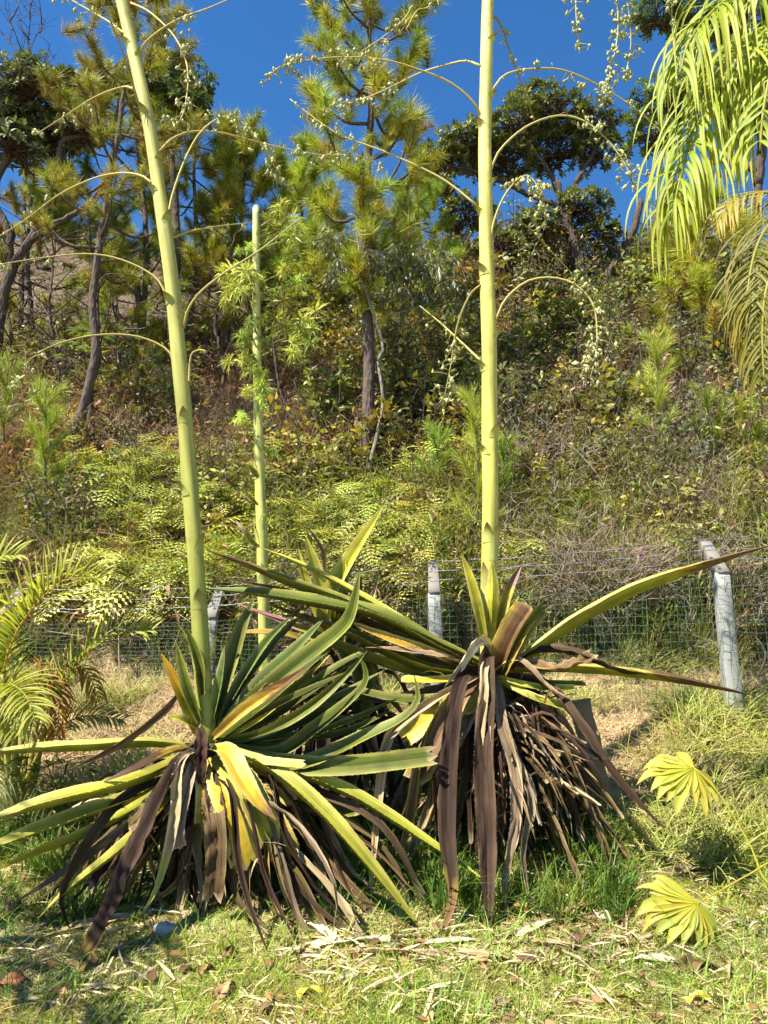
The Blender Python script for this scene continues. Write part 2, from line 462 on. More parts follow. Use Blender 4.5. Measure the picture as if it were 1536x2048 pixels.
def leaf_mesh(P, width, kind, hint=(0, -.6, .8), fold=.58, cut=False, tipcol=None, tipat=.75, twist=0., base=.55,
              teeth=True, peak=.42, n=22, wave=0., seed=0, thick=.006, roundtip=False):
    """one strap leaf along the path P (world points): channelled, toothed, tapering to a spine or cut off ragged"""
    r = np.random.default_rng(seed)
    P = smooth_path(P, n)
    T = norm(np.gradient(P, axis=0))
    t = np.linspace(0, 1, n)
    hint = np.asarray(hint, float)
    N = norm(hint[None] - T * (T @ hint)[:, None])
    ang = twist * t + wave * np.sin(t * 7 + seed)
    S = np.cross(T, N)
    c, s_ = np.cos(ang)[:, None], np.sin(ang)[:, None]
    S, N = S * c + N * s_, N * c - S * s_
    if cut:
        w = np.interp(t, [0, .35, 1], [base, 1, .93])
    else:
        w = np.where(t < peak, base + (1 - base) * np.sin(t / peak * pi / 2), np.cos(np.clip((t - peak) / (1 - peak), 0, 1) * pi / 2) ** (.45 if roundtip else .8))
        w = np.maximum(w, .03)
    hw = w * width / 2
    us = np.array([-1, -.84, -.45, -.0, .0, .45, .84, 1])     # the midrib is doubled: a crisp crease
    m = len(us)
    lift = np.abs(us)
    fv = fold * 1.25 * (1 - .35 * t)
    rip = r.normal(0, .02 + .15 * (kind['mat'] == 'D'), (n, m)) * hw[:, None]
    rip[:, 4] = rip[:, 3]
    V = (P[:, None, :] + (us[None, :, None] * np.cos(fv)[:, None, None] * hw[:, None, None]) * S[:, None, :]
         + ((lift[None, :] * np.sin(fv)[:, None] * hw[:, None]) + rip)[:, :, None] * N[:, None, :])
    if cut:
        jag = r.uniform(-.9, .35, m); jag[4] = jag[3]
        V[-1] += T[-1][None] * (jag * width * .45)[:, None]
    # colours
    mid, mar = np.array(kind['mid']), np.array(kind['mar'])
    f = np.clip((np.abs(us) - .70) / .25, 0, 1)
    C = mid[None, None] * (1 - f)[None, :, None] + mar[None, None] * f[None, :, None]
    C = np.tile(C, (n, 1, 1))
    C *= (1 + .12 * np.sin(t * 9 + seed))[:, None, None]
    C *= r.uniform(.85, 1.15, (n, 1, 1)) * r.uniform(.9, 1.1, (1, m, 1)) * r.uniform(.9, 1.1, (n, m, 1))
    if tipcol is not None:
        k = np.clip((t[:, None] + r.normal(0, .05, (n, m)) + .06 * np.abs(us)[None] - tipat) / .09, 0, 1)[:, :, None]
        edge = np.clip(1 - np.abs(k - .5) * 2, 0, 1)
        C = C * (1 - k) + np.array(tipcol)[None, None] * k
        C = C * (1 - .6 * edge) + np.array((.5, .33, .03)) * .6 * edge
    if cut:
        C[-1] = C[-1] * .3 + np.array((.42, .33, .2)) * .7
    L = np.concatenate([[0], np.cumsum(np.linalg.norm(np.diff(P, axis=0), axis=1))])
    uv = np.stack([np.tile(us * width * 2, (n, 1)), np.tile(L[:, None], (1, m))], -1)
    uv = uv + r.uniform(0, 50)
    i, j = np.meshgrid(np.arange(n - 1), np.array([0, 1, 2, 4, 5, 6]), indexing='ij')
    Q = np.stack([i * m + j, i * m + j + 1, (i + 1) * m + j + 1, (i + 1) * m + j], -1).reshape(-1, 4)
    mb = MB()
    mb.add(V.reshape(-1, 3), Q, None, C.reshape(-1, 3), uv.reshape(-1, 2))
    # underside, so that the blade has thickness
    V2 = V - N[:, None, :] * (thick * np.minimum(1, w * 1.5))[:, None, None] * (1 - np.abs(us) ** 4)[None, :, None]
    mb.add(V2.reshape(-1, 3), Q[:, ::-1], None, (C * np.array([.82, .88, .8])).reshape(-1, 3), uv.reshape(-1, 2))
    if teeth:
        for side in (0, m - 1):
            sg = -1 if side == 0 else 1
            Lm = L[-1]
            k = max(6, int(Lm / .045))
            ss = (np.arange(k) + r.uniform(.2, .8, k)) / k * .95
            E = np.stack([np.interp(ss, t, V[:, side, a]) for a in range(3)], 1)
            TT = norm(np.stack([np.interp(ss, t, T[:, a]) for a in range(3)], 1))
            SS = norm(np.stack([np.interp(ss, t, S[:, a]) for a in range(3)], 1)) * sg
            h = np.interp(ss, t, hw) * .05 + .0018
            tv = np.stack([E - TT * h[:, None] * 1.2 - SS * .002, E + TT * h[:, None] * 1.2 - SS * .002, E + SS * h[:, None] + TT * h[:, None] * .6], 1)
            tc = np.stack([np.interp(ss, t, C[:, side, a]) for a in range(3)], 1)
            tc = np.repeat(tc * .85, 3, axis=0)
            mb.add(tv.reshape(-1, 3), None, np.arange(k * 3).reshape(-1, 3), tc)
    return mb
def leaflet(mb, p0, d, ln, w, droop, col, n=7, sidev=None, colt=None, curl=0., seed=0):
    """one strap leaflet: leaves p0 along d, bends down under its own weight; folded along its midrib"""
    d = norm(d)
    s = np.linspace(0, 1, n)
    P = [np.array(p0, float)]
    step = ln / (n - 1)
    cur = d.copy()
    for i in range(1, n):
        cur = norm(cur + np.array([0, 0, -droop]) * (s[i] ** 1.2) * 1.0)
        P.append(P[-1] + cur * step)
    P = np.array(P)
    T = norm(np.gradient(P, axis=0))
    sv = np.array(sidev if sidev is not None else [0, 0, 1.], float)
    S = norm(np.cross(T, np.where(np.abs(T @ sv)[:, None] > .97, np.array([[1., 0, 0]]), sv[None])))
    N = np.cross(S, T)
    hw = w / 2 * np.array([np.sin(min(1, (x + .12) / .4) * pi / 2) * (1 - max(0, x - .45) / .55) ** .8 + .02 for x in s])
    V = np.stack([P - S * hw[:, None] + N * hw[:, None] * .35, P, P + S * hw[:, None] + N * hw[:, None] * .35], 1)
    c0 = np.array(col); c1 = np.array(colt if colt is not None else col)
    C = c0[None] * (1 - s)[:, None] + c1[None] * s[:, None]
    C3 = np.stack([C, C * 1.12, C * .95], 1)
    L = s * ln
    uv = np.stack([np.tile([-w, 0, w], (n, 1)) * 8, np.tile(L[:, None], (1, 3))], -1) + seed * 1.7
    i, j = np.meshgrid(np.arange(n - 1), np.arange(2), indexing='ij')
    Q = np.stack([i * 3 + j, i * 3 + j + 1, (i + 1) * 3 + j + 1, (i + 1) * 3 + j], -1).reshape(-1, 4)
    mb.add(V.reshape(-1, 3), Q, None, C3.reshape(-1, 3), uv.reshape(-1, 2))

LEAFMAT = {'A': M_AGAVE, 'D': M_DEAD}
_seed = [100]
def leaf(parent, pts, wpx, kind, name=None, **kw):
    """a leaf given by photo points with their distances, part of the plant"""
    _seed[0] += 1
    P = [at(*p) for p in pts]
    kw.setdefault('seed', _seed[0])
    Y = sum(p[2] for p in pts) / len(pts)
    mb = leaf_mesh(P, wpx * mpp(Y) * 1.1, kind, **kw)
    nm = name or ('leaf' if kind['mat'] == 'A' else 'dead_leaf')
    return part(nm, mb, LEAFMAT[kind['mat']], parent, smooth=True)
def rleaf(parent, P, width, kind, **kw):
    _seed[0] += 1
    kw.setdefault('seed', _seed[0])
    nm = 'leaf' if kind['mat'] == 'A' else 'dead_leaf'
    return part(nm, leaf_mesh(P, width, kind, **kw), LEAFMAT[kind['mat']], parent, smooth=True)
DB = (.10, .055, .035)      # dried leaf end

def skirt(parent, base, crown, n, r0, r1, lmin, lmax, seed, wmin=.025, wmax=.08, a0=0, a1=2 * pi, shreds=0):
    """old dry leaves hanging from below the crown down to the ground"""
    r = np.random.default_rng(seed)
    kinds = [BROWN, BROWN, GREYT, DARK, PURPLE, TAN, DARK, BROWN, HALF, DARK]
    for i in range(n):
        a = a0 + (a1 - a0) * (i + r.uniform(-.6, .6)) / n
        d = np.array([cos(a), sin(a), 0])
        z0 = crown[2] - r.uniform(0.02, .6) * (crown[2] - base[2]) * .8
        p0 = np.array([crown[0], crown[1], z0]) + d * .07
        ln = r.uniform(lmin, lmax)
        out = r.uniform(r0, r1)
        sw = np.array([-d[1], d[0], 0]) * r.normal(0, .10)
        p1 = p0 + d * out * .5 + sw * .4 + np.array([0, 0, r.uniform(-.14, .10)])
        p2 = p0 + d * out * r.uniform(.7, .95) + sw + np.array([0, 0, -ln * r.uniform(.35, .55)])
        p3 = p0 + d * out * r.uniform(.85, 1.3) + sw * r.uniform(0, 2) + np.array([r.normal(0, .06), r.normal(0, .06), -ln])
        if ln < .62:                                   # broken stubs stick out stiffly
            p1 = p0 + d * out * .4 + sw * .2 + np.array([0, 0, -ln * .12])
            p2 = p0 + d * out * .8 + sw * .4 + np.array([0, 0, -ln * .45])
            p3 = p0 + d * out * 1.1 + sw * .6 + np.array([0, 0, -ln])
        zz = gz(p3[0], p3[1]) + .01
        if p3[2] < zz:
            p3[2] = zz
        if p2[2] < zz + .05: p2[2] = zz + .05
        k = kinds[r.integers(len(kinds))]
        rleaf(parent, [p0, p1, p2, p3], r.uniform(wmin, wmax), k, hint=d + np.array([0, 0, .35]) + r.normal(0, .3, 3), fold=r.uniform(.1, 1.1),
              cut=r.random() < .5, twist=r.normal(0, 1.1), wave=r.uniform(.1, .6), teeth=r.random() < .25, n=14, base=r.uniform(.6, 1), peak=r.uniform(.2, .6))
    if shreds:
        mb = MB()
        for i in range(shreds):
            a = r.uniform(a0, a1); d = np.array([cos(a), sin(a), 0])
            q = r.uniform(.05, .9)
            p = np.array([crown[0], crown[1], crown[2] - q * (crown[2] - base[2])]) + d * r.uniform(.3, 1.0) * r1 * (.45 + .5 * q)
            ln = min(r.uniform(.08, .45), max(.05, p[2] - gz(p[0], p[1])))
            leaflet(mb, p, d * .5 + r.normal(0, .4, 3) + [0, 0, .1], ln, r.uniform(.007, .024), r.uniform(.2, 1.0),
                    np.array([(.36, .27, .15), (.21, .16, .11), (.14, .085, .05), (.07, .045, .03), (.44, .36, .23)][r.integers(5)]) * r.uniform(.7, 1.25), 6, r.normal(0, 1, 3))
        part('shredded_fibres', mb, M_DEAD, parent, kind='stuff')

def stalk_part(parent, pts, wpx, c_low, c_high, sides=18, n=60, nodes=()):
    P = smooth_path([at(*p) for p in pts], n)
    Y = pts[0][2]
    t = np.linspace(0, 1, n)
    dep = P @ FWD - CAMZ * FWD[2]
    W = np.interp(t, np.linspace(0, 1, len(wpx)), wpx) * dep / FPX / 2 * .93
    c = np.array(c_low)[None] * (1 - t)[:, None] ** 1.0 + np.array(c_high)[None] * t[:, None]
    mb = MB()
    tube(mb, P, W, sides, c, ridge=.045)
    o = part('flower_stalk', mb, M_STALK, parent, smooth=True)
    return o, P, W
def bract(parent_stalk, P, W, t, ang, ln, seed=0, col=(.40, .40, .10)):
    """clasping triangular bract on the stalk with a dry brown point"""
    n = len(P)
    i = int(np.clip(t, 0, 1) * (n - 1))
    T = norm(P[min(i + 1, n - 1)] - P[max(i - 1, 0)])
    X = norm(np.cross([0, 1., 0], T)); Yv = np.cross(T, X)
    mb = MB()
    us = np.linspace(-1, 1, 7); rows = np.linspace(0, 1, 6)
    V, C = [], []
    for rr in rows:
        w = (1 - rr ** 1.4) * 1.0 + .02
        for u in us:
            a = ang + u * w * .85
            rad = W[i] * (1.06 + .16 * rr + .75 * rr ** 3)
            V.append(P[i] + (X * cos(a) + Yv * sin(a)) * rad + T * ln * rr)
            k = max(0, rr - .55) / .45
            C.append(np.array(col) * (1 - k) + np.array((.16, .09, .05)) * k)
    m = len(us)
    ii, jj = np.meshgrid(np.arange(len(rows) - 1), np.arange(m - 1), indexing='ij')
    Q = np.stack([ii * m + jj, ii * m + jj + 1, (ii + 1) * m + jj + 1, (ii + 1) * m + jj], -1).reshape(-1, 4)
    mb.add(V, Q, None, np.array(C))
    return part('bract', mb, M_STALK, parent_stalk, smooth=True)

# bulbil: a small pointed egg with a split husk
def bulbil_proto():
    mb = MB()
    k = 6
    prof = [(0, -.5), (.2, -.34), (.29, -.05), (.23, .22), (.09, .42), (.02, .62)]
    a = np.arange(k) / k * 2 * pi
    V, C = [], []
    for r_, z in prof:
        for q in a:
            V.append((r_ * cos(q), r_ * sin(q), z)); C.append(np.array((.38, .40, .17)) * (1 - .25 * max(0, -z)) )
    i, j = np.meshgrid(np.arange(len(prof) - 1), np.arange(k), indexing='ij'); j2 = (j + 1) % k
    Q = np.stack([i * k + j, i * k + j2, (i + 1) * k + j2, (i + 1) * k + j], -1).reshape(-1, 4)
    mb.add(V, Q, None, np.array(C))
    for q in (0.3, 2.4, 4.5):
        d = np.array([cos(q), sin(q), 0]); s_ = np.array([-sin(q), cos(q), 0])
        v = [d * .10 + s_ * .16 + [0, 0, .05], d * .10 - s_ * .16 + [0, 0, .05], d * .62 + [0, 0, .72], d * .3 + [0, 0, .3]]
        mb.add(v, None, [[0, 1, 3], [0, 3, 2], [1, 2, 3]], (.36, .38, .18))
    return mb.arrays()
BULB = bulbil_proto()
def flower_branch(parent, pts, Y, dy=0.0, r0=3.2, r1=1.3, bulbs=14, frm=.4, hang=.105, size=.044, col=(.42, .36, .10), seed=0, scars=True):
    """arching side branch of the flower stalk; its bulbils hang from short twigs"""
    r = np.random.default_rng(seed + 5)
    m = len(pts)
    P = smooth_path([at(p[0], p[1], Y + dy * k / (m - 1)) for k, p in enumerate(pts)], 24)
    t = np.linspace(0, 1, 24)
    mb = MB()
    tube(mb, P, (r0 * (1 - t) + r1 * t) * mpp(Y) * .9, 7, np.array(col)[None] * (1 - .1 * t)[:, None])
    if scars:                                                  # bract scars and stub twigs along it
        for k in range(5):
            i = r.integers(2, 20)
            d = rand_dirs(1)[0]
            e = P[i] + d * r.uniform(.03, .08)
            tube(mb, np.array([P[i], (P[i] + e) / 2 + [0, 0, .008], e]), [.0035, .003, .002], 4, (.30, .24, .08))
    br = part('flower_branch', mb, M_TWIG, parent, smooth=True)
    if bulbs:
        mb = MB()
        tt = np.sort(r.uniform(frm, 1, int(bulbs * 1.05)))
        R, Tn, S, CM = [], [], [], []
        for q in tt:
            p = np.array([np.interp(q, t, P[:, a]) for a in range(3)])
            d = norm(np.array([r.normal(0, .8), r.normal(0, .8), r.uniform(-1, .25)]))
            ln = r.uniform(.3, 1.3) * hang
            e = p + d * ln
            tube(mb, np.array([p, (p + e) / 2 + [0, 0, .01], e]), [.004, .003, .0025], 4, (.32, .30, .12))
            for z in range(r.integers(1, 4)):
                f = r.uniform(.4, 1.05)
                pos = p + d * ln * f + r.normal(0, .012, 3)
                R.append(norm(np.array([r.normal(0, .6), r.normal(0, .6), r.choice([-1, 1], p=[.7, .3])]))); Tn.append(pos); S.append(size * r.uniform(.6, 1.2))
                CM.append(np.array([1, 1, 1]) * r.uniform(.75, 1.2))
        mb.inst(BULB, frames(np.array(R)), np.array(Tn), np.array(S), np.array(CM))
        part('bulbils', mb, M_TWIG, br, smooth=True, kind='stuff')
    return br

# plantlets of the third stalk: leafy star tufts
def tuft_mesh(mb, c, n, ln, r, col=(.26, .32, .06), up=.3):
    d = norm(r.normal(0, 1, (n, 3)) + np.array([0, 0, up]))
    s_ = norm(np.cross(d, r.normal(0, 1, (n, 3))))
    L = ln * r.uniform(.5, 1.15, n)[:, None]
    w = .06 * L
    b = c + d * L * .08
    m_ = c + d * L * .5 + s_ * w * 0 + np.array([0, 0, .01])
    e = c + d * L + np.array([0, 0, -.15]) * L
    V = np.stack([b, m_ + s_ * w, m_ - s_ * w, e], 1).reshape(-1, 3)
    o = np.arange(n)[:, None] * 4
    tcol = np.repeat(np.array(col)[None] * r.uniform(.65, 1.4, (n, 1)), 4, axis=0)
    mb.add(V, None, np.concatenate([o + [[0, 1, 2]], o + [[1, 3, 2]]]), tcol)

# ================================================================== left agave
YA = 5.1
base = np.array([at(408, 1490, YA)[0], YA, gz(at(408, 1490, YA)[0], YA)])
A1 = thing('agave_plant', 'agave with leaning pale flower stalk beside the areca palm', 'agave', base, 'flowering agaves')
crown1 = at(408, 1492, YA)
mb = MB(); tube(mb, smooth_path([base + [0, 0, -.1], (base + crown1) / 2, crown1 + [0, 0, .02]], 10), [.16, .16, .15, .15, .15, .15, .14, .13, .12, .09], 12, (.08, .05, .03), ridge=.12)
part('trunk', mb, M_TRUNK, A1, smooth=True)
st1, SP1, SW1 = stalk_part(A1, [(418, 1500, YA), (404, 1320, YA), (392, 1130, YA), (379, 960, YA), (366, 800, YA), (345, 580, YA), (321, 400, YA), (296, 240, YA), (264, 90, YA), (236, -30, YA), (200, -200, YA), (165, -380, YA)],
                           [38, 36, 34, 33.5, 33, 31, 28, 27, 26, 25, 23, 18], (.22, .25, .04), (.58, .53, .17))
def row_t(P, row):
    rows = np.array([1024 - FPX * ((p - [0, 0, CAMZ]) @ UPV) / ((p - [0, 0, CAMZ]) @ FWD) for p in P])
    return float(np.interp(-row, -rows, np.linspace(0, 1, len(P))))
for k, (row, ang, ln) in enumerate([(1340, -1.2, .17), (1300, -2.2, .2), (1205, -1.3, .13), (1080, -.6, .12), (960, -2.4, .11), (820, -1.4, .10), (602, -2.0, .07), (640, -.3, .07), (440, -.8, .07), (368, -2.4, .06), (300, -.5, .06), (235, -1.8, .07), (105, -.6, .06), (65, -2.4, .06)]):
    bract(st1, SP1, SW1, row_t(SP1, row), ang, ln, col=(.30, .33, .08))
fb = [([(303, 366), (284, 352), (245, 346), (190, 356), (120, 388), (50, 440), (-30, 490)], .5, 6, .6),
      ([(335, 443), (345, 390), (372, 315), (405, 260), (450, 232), (485, 245), (520, 285), (548, 330), (557, 365)], .1, 34, .55),
      ([(320, 302), (345, 277), (385, 263), (440, 265), (500, 280), (560, 295), (640, 310), (718, 312), (770, 336)], .9, 18, .5),
      ([(278, 108), (296, 80), (350, 42), (420, 15), (480, -12)], -.3, 5, .3),
      ([(262, 6), (300, 25), (345, 68), (370, 115), (376, 160), (370, 215), (358, 245)], -.4, 26, .35),
      ([(250, 68), (215, 42), (150, 4), (105, -25)], .3, 8, .1),
      ([(284, 230), (264, 165), (245, 105), (222, 45), (196, -20)], -.5, 2, .3),
      ([(268, 178), (245, 174), (190, 194), (130, 232), (70, 270)], .6, 10, .5),
      ([(338, 604), (312, 556), (250, 522), (180, 508), (90, 515), (-20, 532)], .3, 4, .6),
      ([(350, 738), (335, 700), (275, 673), (195, 670), (115, 688), (62, 718), (45, 760), (47, 812)], .2, 14, .7),
      ([(368, 655), (375, 622), (400, 585), (450, 545), (520, 500), (602, 436)], -.2, 0, .6),
      ([(340, 478), (378, 463), (440, 452), (506, 445)], .4, 3, .6),
      ([(378, 765), (382, 712), (398, 700), (412, 702)], -.1, 0, .6)]
for k, (p, dy, nb, frm) in enumerate(fb):
    flower_branch(A1, p, YA - .02, dy, bulbs=nb, frm=frm, seed=k, col=(.27, .22, .055) if k in (6, 8, 9) else (.38, .32, .10))
Y = YA
# upright leaves about the stalk
leaf(A1, [(392, 1465, Y), (365, 1390, Y - .1), (322, 1305, Y - .15)], 25, LIME, tipcol=(.45, .25, .02), tipat=.45, hint=(0, -1, .3), fold=.6)
leaf(A1, [(398, 1440, Y - .06), (374, 1370, Y - .12), (352, 1285, Y - .12)], 24, GREEN, hint=(0, -1, .2), fold=.6)
leaf(A1, [(404, 1390, Y - .07), (396, 1320, Y - .09), (372, 1255, Y - .1)], 26, GREEN, hint=(.3, -1, .1), fold=.8)
leaf(A1, [(424, 1465, Y), (448, 1370, Y + .1), (478, 1275, Y + .15), (508, 1195, Y + .2)], 40, GREEN, hint=(-.2, -1, .2), fold=.5)
leaf(A1, [(420, 1465, Y), (440, 1370, Y - .05), (450, 1290, Y)], 26, BLUEG, hint=(-.6, -1, .2), fold=.6)
leaf(A1, [(400, 1455, Y - .12), (404, 1475, Y - .2), (402, 1530, Y - .24), (404, 1592, Y - .25)], 27, PURPLE, hint=(0, -1, .2), fold=.5)
leaf(A1, [(395, 1475, Y), (372, 1445, Y - .15), (335, 1432, Y - .2)], 30, LIME, hint=(0, -.8, .8))
# the bundle leaning to the right
leaf(A1, [(425, 1478, Y), (520, 1392, Y + .05), (610, 1318, Y + .05), (680, 1262, Y), (704, 1222, Y - .02), (720, 1140, Y - .02)], 42, GREEN, hint=(.1, -1, .5), fold=.45, twist=.3, n=30)
leaf(A1, [(430, 1485, Y), (520, 1470, Y - .1), (613, 1420, Y - .15), (690, 1352, Y - .15), (735, 1300, Y - .15)], 24, GREEN, hint=(.2, -1, .6), fold=.6, twist=-.3, n=30)
leaf(A1, [(432, 1490, Y), (550, 1508, Y), (640, 1450, Y), (722, 1380, Y), (732, 1340, Y), (712, 1305, Y)], 30, GREEN, hint=(-.2, -1, .4), fold=.45, twist=.4, n=30)
leaf(A1, [(428, 1482, Y), (500, 1420, Y), (590, 1345, Y + .1), (690, 1262, Y + .2)], 24, GREEN, hint=(-.2, -.7, .7), fold=.7)
leaf(A1, [(430, 1486, Y), (520, 1432, Y - .1), (620, 1380, Y - .1), (690, 1345, Y - .05)], 22, GREEN, hint=(-.2, -.7, .7), fold=.7)
leaf(A1, [(436, 1490, Y), (540, 1470, Y + .2), (640, 1440, Y + .3), (740, 1440, Y + .4)], 24, GREEN, hint=(-.2, -.6, .8), fold=.7)
leaf(A1, [(430, 1480, Y), (520, 1370, Y + .1), (590, 1300, Y + .2), (650, 1235, Y + .3)], 34, BLUEG, hint=(-.2, -.8, .6), fold=.5)
leaf(A1, [(425, 1470, Y), (470, 1385, Y + .1), (530, 1290, Y + .2), (590, 1225, Y + .3)], 26, BLUEG, hint=(-.3, -1, .3), fold=.7)
leaf(A1, [(436, 1485, Y - .05), (530, 1412, Y - .1), (610, 1340, Y - .05), (672, 1290, Y)], 30, GREEN, hint=(-.2, -.7, .8), fold=.6)
leaf(A1, [(428, 1475, Y - .05), (490, 1420, Y - .2), (560, 1372, Y - .3), (612, 1335, Y - .35)], 28, OCHRE, tipcol=(.14, .06, .03), tipat=.6, hint=(.1, -1, .5), fold=.5)
leaf(A1, [(436, 1490, Y), (520, 1440, Y), (600, 1370, Y + .1), (660, 1310, Y + .15)], 28, LIME, hint=(-.3, -.6, .8), fold=.5)
leaf(A1, [(440, 1492, Y), (530, 1450, Y + .1), (620, 1390, Y + .2), (700, 1330, Y + .3)], 26, GREEN, hint=(-.3, -.6, .8), fold=.6)
leaf(A1, [(440, 1496, Y), (560, 1470, Y + .15), (660, 1420, Y + .3), (760, 1380, Y + .4)], 30, GREEN, hint=(-.1, -.6, .8), fold=.6)
leaf(A1, [(440, 1496, Y), (480, 1512, Y - .1), (600, 1530, Y - .1), (720, 1478, Y - .05), (800, 1440, Y - .05), (836, 1400, Y), (828, 1350, Y + .02)], 34, GREEN, hint=(.1, -.8, .7), fold=.4, twist=.4)
leaf(A1, [(440, 1492, Y), (570, 1480, Y + .2), (680, 1470, Y + .3), (790, 1418, Y + .4)], 26, GREEN, hint=(0, -.6, .8), fold=.6)
for q in [[(430, 1480, Y), (530, 1400, Y + .2), (640, 1310, Y + .35), (745, 1215, Y + .45)], [(434, 1484, Y), (560, 1420, Y + .2), (680, 1335, Y + .3), (800, 1270, Y + .4)], [(426, 1474, Y), (490, 1372, Y + .25), (560, 1280, Y + .4), (640, 1190, Y + .5)],
          [(438, 1490, Y), (560, 1452, Y + .1), (670, 1400, Y + .15), (770, 1340, Y + .2)], [(440, 1494, Y), (570, 1492, Y + .15), (690, 1450, Y + .2), (800, 1395, Y + .2)]]:
    leaf(A1, q, 30, GREEN, hint=(-.2, -.5, .9), fold=.7)
# to the right, low
leaf(A1, [(432, 1500, Y - .05), (500, 1524, Y - .2), (612, 1536, Y - .3)], 30, LIME, cut=True, hint=(0, -.5, 1), fold=.6)
leaf(A1, [(440, 1500, Y), (580, 1530, Y - .1), (700, 1532, Y - .12), (872, 1512, Y - .1)], 38, GREEN, cut=True, hint=(0, -1, .5), fold=.3)
leaf(A1, [(436, 1500, Y - .05), (540, 1548, Y - .3), (640, 1630, Y - .42), (745, 1745, Y - .5), (852, 1872, Y - .52)], 52, LIME, hint=(.55, -.45, .8), fold=.75, peak=.4)
leaf(A1, [(440, 1500, Y), (560, 1540, Y - .1), (700, 1595, Y - .15), (850, 1685, Y - .2), (966, 1758, Y - .25)], 42, LIME, hint=(.45, -.4, .85), fold=.75, peak=.45)
leaf(A1, [(450, 1510, Y), (570, 1600, Y + .05), (690, 1690, Y + .05), (800, 1760, Y)], 30, GREEN, hint=(.3, -.5, .8), fold=.5)
leaf(A1, [(440, 1500, Y + .05), (540, 1580, Y + .2), (640, 1620, Y + .3), (720, 1622, Y + .35)], 38, GREEN, cut=True, hint=(.1, -.8, .7))
leaf(A1, [(420, 1500, Y - .1), (452, 1508, Y - .3), (480, 1555, Y - .42), (512, 1600, Y - .46), (552, 1640, Y - .46)], 46, YELLOW, tipcol=(.22, .12, .07), tipat=.85, hint=(.5, -1, .5), fold=.5)
leaf(A1, [(404, 1515, Y - .1), (412, 1580, Y - .25), (408, 1655, Y - .28)], 38, YELLOW, cut=True, hint=(0, -1, .3))
leaf(A1, [(425, 1515, Y - .1), (452, 1590, Y - .3), (475, 1670, Y - .36), (492, 1738, Y - .36)], 56, YELLOW, cut=True, hint=(.1, -1, .4), fold=.2, twist=.3)
leaf(A1, [(430, 1510, Y - .1), (490, 1570, Y - .28), (525, 1640, Y - .34), (545, 1682, Y - .34)], 52, LIME, cut=True, hint=(.3, -1, .4), fold=.25)
leaf(A1, [(435, 1510, Y - .1), (510, 1600, Y - .2), (555, 1670, Y - .28), (575, 1722, Y - .28)], 54, OCHRE, cut=True, hint=(.3, -1, .4), fold=.3)
leaf(A1, [(435, 1505, Y - .1), (530, 1560, Y - .18), (590, 1605, Y - .22)], 34, OCHRE, cut=True, hint=(.2, -1, .6), fold=.3)
leaf(A1, [(440, 1502, Y - .1), (520, 1545, Y - .1), (610, 1570, Y - .1)], 34, GREEN, cut=True, hint=(.2, -1, .6), fold=.3)
# to the left
leaf(A1, [(385, 1500, Y), (300, 1492, Y - .05), (180, 1500, Y - .1), (60, 1504, Y - .15), (-60, 1512, Y - .2)], 40, LIME, hint=(-.1, -.25, 1), fold=.8, peak=.55)
leaf(A1, [(385, 1508, Y), (320, 1548, Y - .2), (230, 1582, Y - .4), (100, 1612, Y - .55), (-60, 1655, Y - .65)], 52, LIME, hint=(-.1, -.32, 1), fold=.75, peak=.6)
leaf(A1, [(385, 1510, Y), (290, 1588, Y - .25), (180, 1630, Y - .45), (70, 1668, Y - .6), (-60, 1710, Y - .7)], 46, LIME, hint=(0, -.45, 1), fold=.7, peak=.6)
leaf(A1, [(385, 1512, Y), (300, 1600, Y - .2), (190, 1664, Y - .4), (90, 1702, Y - .5), (-20, 1745, Y - .6)], 32, LIME, tipcol=(.46, .34, .02), tipat=.7, hint=(-.1, -.4, 1), fold=.75, peak=.55)
leaf(A1, [(388, 1515, Y), (310, 1610, Y - .25), (200, 1700, Y - .42), (100, 1765, Y - .5), (25, 1808, Y - .52)], 28, HALF, tipcol=DB, tipat=.55, hint=(-.1, -.7, 1), fold=.7)
leaf(A1, [(388, 1515, Y), (320, 1625, Y - .3), (230, 1710, Y - .48), (140, 1778, Y - .55), (72, 1842, Y - .58)], 32, LIME, hint=(-.1, -.4, 1), fold=.75)
leaf(A1, [(388, 1510, Y + .1), (250, 1560, Y + .2), (130, 1600, Y + .3), (20, 1640, Y + .3)], 34, GREEN, hint=(0, -.6, 1))
leaf(A1, [(395, 1490, Y - .1), (350, 1540, Y - .3), (300, 1640, Y - .5), (255, 1740, Y - .68), (212, 1840, Y - .8), (160, 1940, Y - .92), (140, 2000, Y - 1.0)], 40, PURPLE, hint=(-.4, -1, .4), fold=.55, peak=.65, base=.6, tipcol=(.2, .13, .10), tipat=.88)
leaf(A1, [(396, 1470, Y), (368, 1392, Y - .05), (330, 1420, Y - .1), (240, 1488, Y - .2), (130, 1545, Y - .3)], 17, BROWN, hint=(0, -.8, .7), twist=1.5, wave=.4)
leaf(A1, [(395, 1500, Y - .05), (345, 1505, Y - .2), (270, 1540, Y - .35), (205, 1565, Y - .4)], 26, OCHRE, tipcol=DB, tipat=.4, hint=(0, -.6, 1), fold=.7)
leaf(A1, [(398, 1498, Y - .1), (360, 1530, Y - .3), (348, 1640, Y - .42), (318, 1760, Y - .5), (285, 1830, Y - .55)], 23, TAN, hint=(-.2, -1, .3), twist=.8, tipcol=(.30, .30, .08), tipat=.7)
leaf(A1, [(395, 1500, Y - .1), (335, 1570, Y - .3), (290, 1620, Y - .4), (255, 1660, Y - .42)], 28, BROWN, cut=True, hint=(-.3, -1, .4), fold=.4)
leaf(A1, [(397, 1505, Y - .1), (375, 1570, Y - .3), (355, 1660, Y - .4), (362, 1700, Y - .4)], 26, GREYT, cut=True, hint=(-.1, -1, .3), twist=.5)
